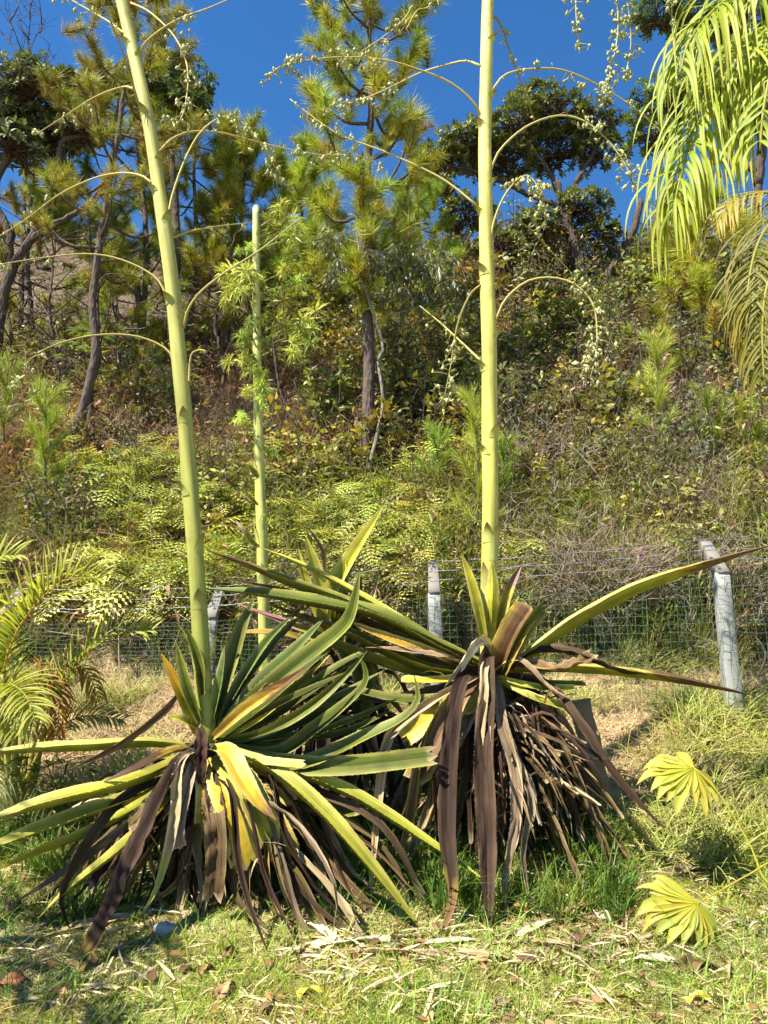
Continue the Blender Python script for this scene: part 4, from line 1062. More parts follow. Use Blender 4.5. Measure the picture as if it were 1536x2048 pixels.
# the drier palm at the side edge
tb = np.array([3.75, 6.2, gz(3.75, 6.2)])
P2 = thing('palm_tree', 'drier olive palm with drooping fronds at the edge below the lime palm', 'palm', tb)
tp = at(1640, 480, 6.0)
mb = MB(); tube(mb, smooth_path([tb + [0, 0, -.1], (tb + tp) / 2 + [.05, 0, 0], tp], 20), np.linspace(.12, .08, 20) * (1 + .05 * np.cos(np.arange(20) * pi)), 12, (.2, .18, .14))
part('trunk', mb, M_BARK2, P2, smooth=True)
ol, olt = (.13, .15, .018), (.28, .23, .03)
frond(P2, [tp, at(1600, 410, 5.8), at(1555, 430, 5.7), at(1515, 490, 5.6), at(1496, 580, 5.5), at(1496, 680, 5.5)], 54, .6, .019, .8, ol, olt, 8, elev=.2, up=(-.4, -.6, 1))
frond(P2, [tp, at(1610, 470, 5.7), at(1570, 500, 5.5), at(1535, 570, 5.4), at(1525, 660, 5.4), at(1528, 760, 5.4)], 54, .62, .019, .8, ol, olt, 9, elev=.2, up=(-.4, -.6, 1))
frond(P2, [tp, at(1600, 400, 6.1), at(1540, 385, 6.1), at(1470, 400, 6.1), at(1430, 450, 6.1)], 30, .6, .024, .6, (.30, .25, .05), (.4, .28, .05), 10, elev=.2, up=(-.4, -.6, 1))

# areca palm at the other edge
YF = 5.75
ab = at(40, 1560, YF); ab[2] = gz(ab[0], ab[1])
P3 = thing('areca_palm', 'bushy areca palm with golden green fronds beside the leaning agave', 'palm', ab)
for k in range(7):
    d = rng.normal(0, .10, 2)
    mb = MB(); tube(mb, smooth_path([ab + [d[0], d[1], -.05], ab + [d[0] * 1.8, d[1] * 1.8, .5], ab + [d[0] * 3.2, d[1] * 3.2, 1.0]], 12), np.linspace(.03, .018, 12), 8, (.30, .27, .06))
    part('cane', mb, M_TWIG, P3, smooth=True)
g1, g1t = (.20, .25, .025), (.42, .40, .08)
F = lambda *p: [at(*q) for q in p]
frond(P3, F((30, 1540, YF), (5, 1380, YF), (30, 1270, YF - .1), (90, 1190, YF - .15), (150, 1152, YF - .15), (206, 1164, YF - .15)), 66, .46, .025, .08, g1, g1t, 21, rach=(.012, .004), elev=1.0, up=(-.5, -.7, .8), rcol=(.48, .36, .04), frm=.3)
frond(P3, F((45, 1540, YF + .1), (110, 1400, YF + .05), (165, 1318, YF), (225, 1272, YF), (312, 1262, YF)), 56, .32, .020, .08, g1, g1t, 22, rach=(.010, .003), elev=.6, up=(-.4, -.7, .8), rcol=(.48, .36, .04), frm=.35)
frond(P3, F((20, 1540, YF), (-30, 1350, YF), (-60, 1230, YF), (-20, 1130, YF), (40, 1110, YF)), 60, .44, .024, .10, g1, g1t, 23, rach=(.012, .004), elev=.5, up=(.2, -.7, .8), frm=.3)
frond(P3, F((20, 1560, YF), (-10, 1440, YF - .25), (15, 1372, YF - .4), (50, 1390, YF - .6), (70, 1440, YF - .75)), 56, .38, .017, .24, (.26, .30, .035), (.40, .40, .09), 24, rach=(.011, .003), elev=.3, up=(0, -.4, 1), frm=.35)
frond(P3, F((20, 1560, YF), (-30, 1450, YF - .2), (-20, 1400, YF - .35), (15, 1420, YF - .5), (30, 1470, YF - .6)), 50, .34, .017, .24, (.26, .30, .035), (.40, .40, .09), 34, rach=(.011, .003), elev=.3, up=(0, -.4, 1), frm=.35)
frond(P3, F((50, 1560, YF), (100, 1470, YF + .05), (170, 1432, YF + .1), (250, 1440, YF + .1)), 36, .26, .014, .2, (.16, .18, .04), (.30, .30, .10), 25, rach=(.010, .003), elev=.3, up=(-.2, -.7, .8), frm=.3)
frond(P3, F((40, 1560, YF), (70, 1420, YF), (100, 1350, YF), (118, 1400, YF - .05), (112, 1480, YF - .1)), 34, .26, .016, .35, (.26, .12, .02), (.34, .17, .02), 26, rach=(.010, .003), elev=.2, up=(0, -.7, .8), frm=.35)
frond(P3, F((30, 1560, YF), (60, 1440, YF + .1), (130, 1330, YF + .1), (170, 1340, YF + .1), (200, 1400, YF + .1)), 34, .26, .016, .35, (.22, .15, .03), (.34, .2, .03), 36, rach=(.010, .003), elev=.2, up=(0, -.7, .8), frm=.35)
frond(P3, F((40, 1570, YF), (100, 1530, YF - .1), (160, 1530, YF - .2), (210, 1570, YF - .25)), 30, .28, .014, .3, (.06, .09, .03), (.12, .14, .05), 27, rach=(.008, .003), elev=.3, frm=.2)
frond(P3, F((30, 1580, YF), (60, 1560, YF - .2), (120, 1640, YF - .4), (170, 1720, YF - .5)), 30, .28, .014, .3, (.06, .09, .03), (.12, .14, .05), 28, rach=(.008, .003), elev=.3, frm=.2)
frond(P3, F((20, 1560, YF), (-60, 1400, YF + .1), (-120, 1300, YF + .1), (-200, 1260, YF)), 40, .4, .02, .2, g1, g1t, 29, rach=(.012, .004), elev=.4)
frond(P3, F((20, 1570, YF), (10, 1530, YF - .2), (-10, 1560, YF - .4), (-20, 1640, YF - .5)), 30, .3, .014, .3, (.07, .10, .03), (.12, .14, .05), 30, rach=(.008, .003), elev=.3, frm=.2)

# fan palm: two yellow leaves on long stems that come in from the side
fbx = at(1640, 1800, 4.7); fbx[2] = gz(fbx[0], fbx[1])
P4 = thing('fan_palm', 'low fan palm with two yellow pleated leaves on the lawn', 'palm', fbx)
mb = MB(); tube(mb, smooth_path([fbx + [0, 0, -.05], fbx + [0, 0, .15], fbx + [0, 0, .3]], 8), np.linspace(.07, .03, 8), 9, (.2, .15, .08))
part('stump', mb, M_TRUNK, P4, smooth=True)
def fan(parent, hub, petiole, tips, wpx, Y, seed, col=(.52, .46, .03), tipc=(.58, .50, .10)):
    """pleated fan leaf: narrow segments, joined towards the hub, free and pointed at the tips"""
    r = np.random.default_rng(seed)
    mb = MB(); tube(mb, smooth_path(petiole, 20), np.linspace(.007, .0045, 20), 6, (.46, .42, .05))
    fr = part('fan_leaf', mb, M_PALM, parent, smooth=True)
    N_ = 17
    T0 = smooth_path(tips, 60)
    q_ = np.sort(np.clip(np.linspace(0, 1, N_) + r.normal(0, .018, N_), 0, 1))
    T_ = np.stack([np.interp(q_, np.linspace(0, 1, 60), T0[:, a]) for a in range(3)], 1)
    for k in range(N_):
        tip = hub + (T_[k] - hub) * r.choice([.62, .8, .95, 1.0, 1.08], p=[.1, .2, .3, .25, .15])
        d = tip - hub; ln = np.linalg.norm(d)
        nb = T_[min(k + 1, N_ - 1)] - T_[max(k - 1, 0)]
        gap = np.linalg.norm(nb) / (2 if 0 < k < N_ - 1 else 1)
        S0 = norm(nb - norm(d) * np.dot(nb, norm(d)))
        m = MB()
        P = smooth_path([hub, hub + d * .5 + np.array([0, -.01, .04 * ln]), hub + d * .8 + np.array([0, -.01, .03 * ln]), tip + np.array([0, 0, -r.uniform(.02, .22) * ln])], 9)
        s = np.linspace(0, 1, 9)
        T = norm(np.gradient(P, axis=0)); S = norm(S0[None] - T * (T @ S0)[:, None]); N = np.cross(S, T)
        hw = gap * np.interp(s, [0, .55, .78, 1], [.06, .64, .42, .004]) * .9
        us = np.array([-1, 0, 1]); pl = np.array([0, 1., 0])
        V = P[:, None] + us[None, :, None] * hw[:, None, None] * S[:, None] + pl[None, :, None] * hw[:, None, None] * .5 * N[:, None]
        C = (np.array(col)[None] * (1 - s)[:, None] + np.array(tipc)[None] * s[:, None]) * r.uniform(.7, 1.1) * np.array([r.uniform(.75, 1.05), 1, 1])
        C[-1] = (.30, .20, .06)
        C = np.repeat(C[:, None], 3, axis=1) * np.array([.9, 1.1, .9])[None, :, None]
        uv = np.stack([np.tile(us * .2, (9, 1)), np.tile((s * ln)[:, None], (1, 3))], -1) + k
        i, j = np.meshgrid(np.arange(8), np.arange(2), indexing='ij')
        Q = np.stack([i * 3 + j, i * 3 + j + 1, (i + 1) * 3 + j + 1, (i + 1) * 3 + j], -1).reshape(-1, 4)
        m.add(V.reshape(-1, 3), Q, None, C.reshape(-1, 3), uv.reshape(-1, 2))
        part('segment', m, M_PALM, fr)
Yg = 5.0
fan(P4, at(1388, 1535, Yg), [fbx + [0, 0, .25], at(1540, 1770, 4.75), at(1500, 1690, 4.85), at(1440, 1590, 4.95), at(1388, 1535, Yg)],
    [at(*p) for p in [(1350, 1498, Yg + .2), (1290, 1520, Yg + .12), (1278, 1548, Yg + .05), (1300, 1578, Yg - .05), (1340, 1604, Yg - .1), (1375, 1616, Yg - .12), (1402, 1632, Yg - .12), (1426, 1606, Yg - .06), (1436, 1580, Yg)]], 31, Yg, 1)
Yg = 4.55
fan(P4, at(1396, 1806, Yg), [fbx + [0, 0, .22], at(1560, 1722, 4.65), at(1500, 1748, 4.62), at(1440, 1782, 4.58), at(1396, 1806, Yg)],
    [at(*p) for p in [(1300, 1742, Yg + .12), (1276, 1768, Yg + .1), (1266, 1798, Yg + .05), (1278, 1840, Yg), (1304, 1872, Yg - .05), (1345, 1886, Yg - .08), (1385, 1885, Yg - .1), (1420, 1902, Yg - .08), (1446, 1876, Yg)]], 32, Yg, 2)

# a palm outside the picture on the sunny side; its fronds throw the broken shade over the corner of the lawn
tb = np.array([-4.6, 2.5, gz(-4.6, 2.5)])
P5 = thing('palm_tree', 'palm standing outside the picture on the sunny side', 'palm', tb)
tp = tb + np.array([.15, .05, 3.3])
mb = MB(); tube(mb, smooth_path([tb + [0, 0, -.1], (tb + tp) / 2 + [.05, 0, 0], tp], 20), np.linspace(.12, .08, 20) * (1 + .05 * np.cos(np.arange(20) * pi)), 12, (.2, .18, .14))
part('trunk', mb, M_BARK2, P5, smooth=True)
for k in range(8):
    a = k * .8 + .3
    d = np.array([cos(a), sin(a), 0])
    frond(P5, [tp, tp + d * .4 + [0, 0, .45], tp + d * 1.0 + [0, 0, .5], tp + d * 1.55 + [0, 0, .05]], 34, .5, .035, .4, lime, limet, 80 + k)

# ================================================================== trees
def tuft_proto(seed, n=120, ln=.24, green=(.32, .39, .04), old=(.35, .32, .045), cone=.1):
    """a brush of long pine needles about +Z"""
    r = np.random.default_rng(seed)
    z0 = r.uniform(-.30, .06, n) * (ln / .27)
    a = r.uniform(0, 2 * pi, n)
    up_ = r.uniform(.25, 1.3, n) + np.clip(z0, 0, 1) * 6
    d = norm(np.stack([np.cos(a), np.sin(a), up_], 1) + r.normal(0, .12, (n, 3)))
    L = ln * r.uniform(.6, 1.1, n)[:, None]
    s_ = norm(np.cross(d, r.normal(0, 1, (n, 3))))
    b = np.stack([np.zeros(n), np.zeros(n), z0], 1)
    w = .0048
    tip = b + d * L + np.array([0, 0, -.10]) * L * L / ln
    V = np.stack([b + s_ * w, b - s_ * w, tip], 1).reshape(-1, 3)
    low = np.clip(-z0[:, None] * 3.2 + r.normal(0, .2, (n, 1)), 0, 1)
    c = np.array(green)[None] * (1 - low) + np.array(old)[None] * low
    c = c * r.uniform(.7, 1.3, (n, 1))
    C = np.stack([c * .75, c * .75, c * 1.15], 1).reshape(-1, 3)
    mb = MB(); mb.add(V, None, np.arange(3 * n).reshape(-1, 3), C)
    return mb.arrays()
TUFTS = [tuft_proto(k, 210, .25) for k in range(4)]
BTUFT = [tuft_proto(30 + k, 130, .22, (.38, .27, .07), (.38, .22, .06)) for k in range(2)]

def pine(name, label, base, path, rads, branch_rows, n_branch, blen, seed, group=None, tsize=1.0, upw=.25, bark=None, dead=.12, tints=None, crown_fn=None, sub=3):
    """path: world points of the trunk; branch_rows: (t0,t1) of trunk carrying branches; blen(t) in metres"""
    r = np.random.default_rng(seed)
    root = thing(name, label, 'pine tree', base, group)
    P = smooth_path(path, 40)
    t = np.linspace(0, 1, 40)
    R = np.interp(t, np.linspace(0, 1, len(rads)), rads) * .68
    mb = MB(); tube(mb, P + r.normal(0, .006, P.shape), R, 10, (.2, .16, .12), ridge=.06)
    part('trunk', mb, bark or M_BARK, root, smooth=True)
    bm, cm = MB(), MB()
    pos, dirs, sc, cl = [], [], [], []
    def addtuft(p, d, s):
        pos.append(p); dirs.append(d); sc.append(s * tsize * 1.0 * r.uniform(.75, 1.15)); cl.append(np.array([1, 1, 1]) * r.uniform(.65, 1.25) * np.array([r.uniform(.85, 1.2), 1, r.uniform(.8, 1.2)]))
    ga = r.uniform(0, 6)
    for k in range(n_branch):
        q = branch_rows[0] + (branch_rows[1] - branch_rows[0]) * (k + r.uniform(0, .8)) / n_branch
        p0 = np.array([np.interp(q, t, P[:, a]) for a in range(3)])
        rr = np.interp(q, t, R)
        ga += 2.4 + r.normal(0, .3)
        L = blen((q - branch_rows[0]) / (branch_rows[1] - branch_rows[0])) * r.uniform(.65, 1.15)
        d = np.array([cos(ga), sin(ga), r.uniform(-.1, .3)])
        p1 = p0 + d * L * .5 + [0, 0, -.03 * L]; p2 = p0 + d * L + np.array([0, 0, upw * L])
        B = smooth_path([p0, p1, p2], 12)
        tube(bm, B, np.linspace(min(rr * .6, .035), .009, 12), 5, (.15, .12, .1), cap=False)
        for z in (11, 9):
            addtuft(B[z] + r.normal(0, .03, 3), norm(B[-1] - B[-3] + np.array([0, 0, .25]) + r.normal(0, .25, 3)), 1.1)
        for q2 in np.linspace(.35, .95, sub + r.integers(0, 3)):
            i = int(q2 * 11)
            e = B[i] + norm(norm(d) * .6 + rand_dirs(1)[0] * .9 + np.array([0, 0, .35])) * r.uniform(.18, .42) * min(1, L)
            tube(bm, smooth_path([B[i], (B[i] + e) / 2 + [0, 0, -.02], e], 5), [.008, .007, .006, .006, .005], 4, (.14, .11, .09), cap=False)
            if r.random() > dead: addtuft(e, norm(e - B[i] + np.array([0, 0, .15])), r.uniform(.7, 1.1))
    for q in np.linspace(branch_rows[0] + .3 * (branch_rows[1] - branch_rows[0]), 1, 6):
        if q > .9: addtuft(np.array([np.interp(q, t, P[:, a]) for a in range(3)]), np.array([0, 0, 1.]), 1.1)
    part('branches', bm, bark or M_BARK, root, smooth=True)
    pos, dirs, sc, cl = map(np.array, (pos, dirs, sc, cl))
    which = r.integers(0, 4, len(pos)); br = r.random(len(pos)) < .05
    for k in range(4):
        m_ = (which == k) & ~br
        cm.inst(TUFTS[k], frames(dirs[m_]), pos[m_], sc[m_], cl[m_])
    m_ = br
    cm.inst(BTUFT[0], frames(dirs[m_]), pos[m_], sc[m_], cl[m_])
    part('crown', cm, M_NEEDLE, root)
    return root

def px_path(pts, Y):
    return [at(p[0], p[1], Y if len(p) == 2 else p[2]) for p in pts]
def foot(px, py, Y=None):
    if Y is None: return ground_px(px, py)
    p = at(px, py, Y); p[2] = gz(p[0], p[1]); return p

# the big pine in the middle
b = foot(735, 968); Yb = b[1]
pine('pine_tree', 'tallest pine, standing in the middle between the two agave stalks', b,
     [b + [0, 0, -.2]] + px_path([(738, 850), (736, 650), (724, 460), (742, 240), (738, 60), (730, -120), (728, -220)], Yb), [.16, .14, .12, .10, .085, .06, .035, .02],
     (.26, 1.0), 50, lambda q: np.interp(q, [0, .15, .5, .85, 1], [.9, 1.15, 1.15, .85, .3]), 5, upw=.5, tsize=1.15)
# left group
def pine_px(label, bx_, by_, path, w, rows, n, bl, seed, Y=None, **kw):
    b = foot(bx_, by_, Y)
    return pine('pine_tree', label, b, [b + [0, 0, -.3]] + px_path(path, b[1]), w, rows, n, bl, seed, 'pines on the slope', **kw)
lin = lambda a, b_, c: (lambda q: np.interp(q, [0, .5, 1], [a, b_, c]))
pine_px('slender pine with forked dark foot beside the leaning agave stalk', 165, 945, [(150, 880), (190, 720), (185, 600), (205, 450), (240, 240), (262, 60), (272, -60)], [.13, .11, .09, .08, .07, .05, .03, .02], (.40, 1), 24, lin(1.0, 1.2, .6), 6, upw=.35, tsize=1.0)
pine_px('pine with dense lime brushes right behind the leaning agave stalk', 372, 720, [(385, 600), (392, 470), (388, 330), (400, 220)], [.10, .09, .07, .05, .03], (.30, 1), 24, lin(1.0, 1.35, .8), 7, upw=.5, tsize=1.35, dead=.05)
pine_px('pine with two thin pale trunks left of the leaning stalk', 215, 760, [(212, 640), (205, 480), (215, 380), (232, 250), (238, 180)], [.10, .09, .075, .06, .05, .03], (.35, 1), 20, lin(1.1, 1.3, .6), 8, upw=.3, tsize=1.0)
pine_px('pine with dark leaning trunk in front of the bare hill', 300, 700, [(278, 600), (262, 540), (225, 520), (150, 470), (110, 380)], [.13, .12, .10, .08, .06, .03], (.45, 1), 18, lin(.9, 1.1, .7), 9, upw=.4, tsize=.95)
pine_px('small pine crown between the leaning stalk and the cut stalk', 470, 700, [(478, 560), (485, 420), (490, 320), (485, 270)], [.09, .08, .06, .04, .025], (.3, 1), 26, lin(.9, 1.1, .5), 10, upw=.6, tsize=1.25, dead=.05)
pine_px('bushy pine just right of the cut stalk', 600, 720, [(610, 600), (606, 460), (600, 380), (596, 330)], [.09, .08, .06, .045, .025], (.2, 1), 28, lin(1.0, 1.1, .5), 12, upw=.55, tsize=1.2, dead=.05)
pine_px('thin pine against the sky at the upper edge behind the leaning stalk', 290, 640, [(292, 480), (275, 280), (262, 120), (268, -40)], [.09, .08, .07, .05, .03], (.45, 1), 13, lin(1.1, 1.0, .5), 14, upw=.3, tsize=.9, dead=.3)
pine_px('low spreading pine at the left edge in front of the bare hill', 70, 760, [(62, 640), (55, 520), (60, 420), (70, 330)], [.09, .08, .07, .05, .03], (.15, 1), 22, lin(1.0, 1.2, .7), 15, upw=.3, tsize=.85)
pine_px('short pine with yellow brushes low in front of the bare hill', 240, 800, [(236, 700), (232, 600), (226, 520)], [.07, .06, .05, .03], (.2, 1), 20, lin(.8, 1.0, .5), 25, upw=.4, tsize=.85)
pine_px('short pine with bright brushes under the forked branch of the leaning stalk', 410, 760, [(412, 660), (420, 560), (424, 500)], [.07, .06, .05, .03], (.3, 1), 14, lin(.7, .8, .5), 26, upw=.4, tsize=.9)
pine_px('pine crown low beside the big pine trunk', 850, 700, [(850, 600), (842, 500), (836, 420), (832, 350)], [.08, .07, .06, .04, .025], (.1, 1), 26, lin(.9, .9, .4), 16, upw=.5, tsize=1.0)
pine_px('far pine seen below the hanging lime fronds', 1395, 520, [(1395, 470), (1392, 420), (1390, 390)], [.09, .08, .06, .03], (.0, 1), 30, lin(1.6, 1.3, .4), 18, upw=.5, tsize=1.3)

# pine saplings: upright sprays of long needles
def sapling(label, px, py, top, seed, wpx=60, Y=None, crown=.35, tint=(1, 1, 1)):
    r = np.random.default_rng(seed)
    b = foot(px, py, Y); Yb = b[1]
    tp = at(px + (top[0] - px), top[1], Yb)
    root = thing('pine_sapling', label, 'pine sapling', b, 'pine saplings on the slope')
    P = smooth_path([b + [0, 0, -.1], (b + tp) / 2 + [r.normal(0, .03), 0, 0], tp], 30)
    mb = MB(); tube(mb, P, np.linspace(.022, .006, 30), 7, (.30, .22, .16))
    part('trunk', mb, M_BARK2, root, smooth=True)
    H = tp[2] - b[2]
    mb = MB()
    shoots = [(P[int(29 * q)], P[int(29 * q)] + norm(np.array([cos(a), sin(a), .75 + q])) * wpx * mpp(Yb) * (1.3 - .6 * q)) for q, a in zip(np.linspace(crown, .92, 10), np.arange(10) * 2.4)]
    shoots.append((P[16], P[-1]))
    for a, e in shoots:
        n = 190
        q = r.uniform(.1, 1.0, n)[:, None]
        p = a + (e - a) * q
        d = norm(norm(e - a) * 1.1 + r.normal(0, .5, (n, 3)))
        L = r.uniform(.12, .22, n)[:, None] * min(1.3, wpx / 50)
        s_ = norm(np.cross(d, r.normal(0, 1, (n, 3)))) * .0034
        V = np.stack([p + s_, p - s_, p + d * L], 1).reshape(-1, 3)
        c = np.array((.30, .37, .05))[None] * np.array(tint) * r.uniform(.65, 1.35, (n, 1))
        mb.add(V, None, np.arange(3 * n).reshape(-1, 3), np.stack([c * .8, c * .8, c * 1.2], 1).reshape(-1, 3))
        tube(mb, np.array([a, e]), [.006, .003], 4, (.2, .15, .08), cap=False)
    part('crown', mb, M_NEEDLE, root)
    return root
sapling('pine sapling standing alone in the dry scrub below the lime palm fronds', 1302, 1010, (1318, 670), 1, 62, crown=.42)
sapling('pale green pine sapling by the edge above the areca palm', 88, 1100, (92, 770), 2, 66, crown=.42, tint=(1.2, 1.15, 1.1))
sapling('pine sapling right behind the upright agave stalk', 945, 1180, (948, 780), 3, 62, crown=.3)
sapling('low pine sapling just left of the upright agave stalk', 868, 1060, (880, 860), 4, 52, crown=.2)
sapling('low pine sapling just right of the upright agave stalk', 1012, 1060, (1008, 870), 5, 46, crown=.25)
sapling('short pine sapling at the far side edge beside the dry palm', 1420, 1000, (1410, 780), 6, 54, crown=.3)
sapling('green pine sapling between leaning stalk and cut stalk', 450, 1230, (448, 1090), 7, 48, crown=.2)
sapling('small pine sapling at the left edge above the tall pale one', 12, 960, (18, 720), 8, 58, crown=.3)
sapling('pine sapling behind the post with the brown tipped leaf', 1500, 1000, (1490, 800), 9, 48, crown=.2)

# broad-leaved trees
def rosette_proto(seed, n=13, ln=.15, w=.05, col=(.135, .17, .05), und=(.25, .29, .14)):
    r = np.random.default_rng(seed)
    mb = MB()
    for k in range(n):
        a = k * 2.4 + r.normal(0, .2); el = r.uniform(-.1, 1.25)
        d = np.array([cos(a) * cos(el), sin(a) * cos(el), sin(el)])
        s_ = norm(np.cross(d, [0, 0, 1.0])); N = np.cross(s_, d)
        L = ln * r.uniform(.7, 1.15); hw = w * r.uniform(.8, 1.15) / 2
        V = [d * .01, d * L * .6 + s_ * hw + N * .012, d * L * .62, d * L * .6 - s_ * hw + N * .012, d * L + N * -.01]
        c = np.array(col) * r.uniform(.65, 1.5)
        if r.random() < .15: c = np.array(und)
        mb.add(V, None, [[0, 1, 2], [0, 2, 3], [1, 4, 2], [2, 4, 3]], c)
    return mb.arrays()
ROS = [rosette_proto(k) for k in range(3)]
ROSP = [rosette_proto(20 + k, 13, .15, .045, (.12, .165, .07), (.27, .32, .19)) for k in range(3)]
def broadleaf(label, base, trunks, clumps, seed, ros=ROS, nros=300, size=1.0, bark_=None, group=None, twig=True):
    """trunks: list of (points, r0, r1); clumps: (centre, radii) ellipsoids carrying leaf rosettes near their surface"""
    r = np.random.default_rng(seed)
    root = thing('broadleaf_tree', label, 'tree', base, group)
    tm, bm, cm = MB(), MB(), MB()
    nodes = []
    for pts, r0, r1 in trunks:
        P = smooth_path(pts, 26)
        tube(tm, P + r.normal(0, .012, P.shape), np.linspace(r0, r1, 26), 8, (.15, .12, .1), ridge=.08)
        nodes.append(P[8:])
    part('trunk', tm, bark_ or M_BARK2, root, smooth=True)
    nodes = np.concatenate(nodes)
    tot = sum(np.prod(c[1]) ** (2 / 3) for c in clumps)
    pos, dirs = [], []
    for c, rad in clumps:
        c = np.array(c); rad = np.array(rad)
        k = int(nros * np.prod(rad) ** (2 / 3) / tot)
        d = rand_dirs(k, -.55, 1)
        q = r.uniform(.45, 1.0, (k, 1)) ** .5
        # uneven outline: lobes
        lob = 1 + .22 * np.sin(d[:, :1] * 5 + seed) * np.cos(d[:, 2:] * 6 + d[:, 1:2] * 4)
        p = c + d * rad * q * lob
        pos.append(p); dirs.append(norm(d * .6 + np.array([0, 0, .8]) + r.normal(0, .25, (k, 3))))
        # limbs to the clump, twigs fanning through it
        near = nodes[np.argmin(np.linalg.norm(nodes - (c - [0, 0, rad[2] * .6]), axis=1))]
        hub = c - np.array([0, 0, rad[2] * .35])
        L = smooth_path([near, (near + hub) / 2 + r.normal(0, .08, 3), hub], 10)
        tube(bm, L, np.linspace(.05, .03, 10) * size, 6, (.1, .08, .07), cap=False)
        for i in range(0, k, 3):
            s0 = hub + (p[i] - hub) * r.uniform(0, .3)
            m_ = (s0 + p[i]) / 2 + r.normal(0, .09, 3) + [0, 0, -.06]
            tube(bm, smooth_path([s0, m_, p[i]], 6), np.linspace(.017, .006, 6) * size, 4, (.1, .08, .07), cap=False)
            for e in p[i + 1:i + 3]:
                tube(bm, smooth_path([m_, (m_ + e) / 2 + r.normal(0, .05, 3), e], 4), np.linspace(.010, .005, 4) * size, 3, (.1, .08, .07), cap=False)
    part('branches', bm, bark_ or M_BARK2, root, smooth=True)
    pos = np.concatenate(pos); dirs = np.concatenate(dirs)
    which = r.integers(0, len(ros), len(pos))
    sc = size * r.uniform(.75, 1.3, len(pos)); cl = np.ones((len(pos), 3)) * r.uniform(.7, 1.35, (len(pos), 1))
    for k in range(len(ros)):
        m_ = which == k
        cm.inst(ros[k], frames(dirs[m_]), pos[m_], sc[m_], cl[m_])
    part('crown', cm, M_GLOSSY, root)
    return root
def cl_(px, py, Y, rx, rz, ry=None):
    s = Y * 1.08 / FPX
    return (at(px, py, Y), (rx * s, (ry or rx) * s, rz * s))
Yt = 17.5
b = foot(1175, 560, Yt)
broadleaf('umbrella shaped dark broadleaf tree behind the upright agave stalk', b,
          [([b, at(1160, 540, Yt), at(1148, 480, Yt), at(1128, 420, Yt), at(1112, 360, Yt)], .17, .08),
           ([b + [.25, 0, 0], at(1215, 555, Yt), at(1248, 500, Yt), at(1270, 450, Yt), at(1282, 400, Yt)], .15, .08),
           ([at(1128, 420, Yt), at(1060, 390, Yt), at(970, 350, Yt), at(900, 330, Yt)], .08, .04), ([at(1135, 440, Yt), at(1150, 370, Yt), at(1185, 310, Yt), at(1200, 270, Yt)], .08, .04), ([at(1118, 390, Yt), at(1090, 330, Yt), at(1040, 280, Yt)], .07, .035),
           ([b + [-1.6, 0, 0], at(1000, 520, Yt), at(990, 450, Yt), at(960, 380, Yt)], .11, .05)],
          [cl_(1030, 255, Yt, 70, 34), cl_(940, 290, Yt, 70, 32), cl_(880, 320, Yt, 55, 30), cl_(1110, 225, Yt, 70, 32), cl_(1190, 245, Yt, 60, 34), cl_(1060, 205, Yt + .5, 55, 24), cl_(1000, 320, Yt + .5, 80, 30), cl_(1110, 300, Yt + .6, 70, 34),
           cl_(1200, 310, Yt + .3, 50, 30), cl_(870, 380, Yt, 40, 34), cl_(1160, 415, Yt, 55, 34), cl_(1080, 455, Yt, 50, 34), cl_(930, 430, Yt, 50, 34), cl_(1000, 500, Yt, 50, 30), cl_(1200, 470, Yt, 40, 26)], 3, nros=1500, size=1.08)
Yt = 14.5
b = foot(1480, 560, Yt)
broadleaf('broadleaf tree with dark twisted limbs behind the lime palm fronds', b,
          [([b, at(1510, 430, Yt), at(1515, 360, Yt), at(1490, 330, Yt), at(1440, 320, Yt), at(1400, 335, Yt)], .15, .05), ([at(1515, 370, Yt), at(1525, 250, Yt), at(1500, 150, Yt), at(1450, 60, Yt)], .11, .05),
           ([at(1510, 240, Yt), at(1420, 190, Yt), at(1330, 200, Yt)], .07, .04)],
          [cl_(1310, 30, Yt, 45, 50), cl_(1390, 40, Yt, 60, 60), cl_(1480, 40, Yt, 70, 70), cl_(1440, 170, Yt, 80, 55), cl_(1330, 210, Yt, 70, 45), cl_(1300, 270, Yt, 50, 35), cl_(1500, 240, Yt, 60, 50), cl_(1560, 130, Yt, 60, 90)], 8, nros=800, size=1.1)
Yt = 13.0
b = foot(-10, 640, Yt)
broadleaf('grey green broadleaf tree with tangled dark branches at the left edge', b,
          [([b, at(15, 560, Yt), at(60, 480, Yt), at(100, 400, Yt), at(120, 330, Yt)], .13, .05), ([b, at(20, 500, Yt), at(-10, 400, Yt), at(20, 300, Yt)], .1, .05), ([at(60, 480, Yt), at(160, 420, Yt), at(230, 350, Yt)], .07, .03)],
          [cl_(60, 185, Yt, 85, 55), cl_(-10, 220, Yt, 60, 60), cl_(130, 200, Yt, 60, 50), cl_(30, 290, Yt, 60, 45), cl_(170, 260, Yt, 60, 40), cl_(90, 270, Yt + .5, 70, 50)], 12, ros=ROSP, nros=520, size=1.15)
Yt = 14.0
b = foot(350, 640, Yt)
broadleaf('broadleaf tree peeking out behind the leaning stalk against the sky', b,
          [([b, at(352, 480, Yt), at(345, 320, Yt), at(350, 200, Yt)], .12, .05)],
          [cl_(330, 150, Yt, 50, 40), cl_(385, 165, Yt, 45, 35), cl_(300, 190, Yt, 60, 40), cl_(370, 215, Yt, 50, 35), cl_(200, 160, Yt, 40, 30)], 14, ros=ROSP, nros=300, size=1.1)
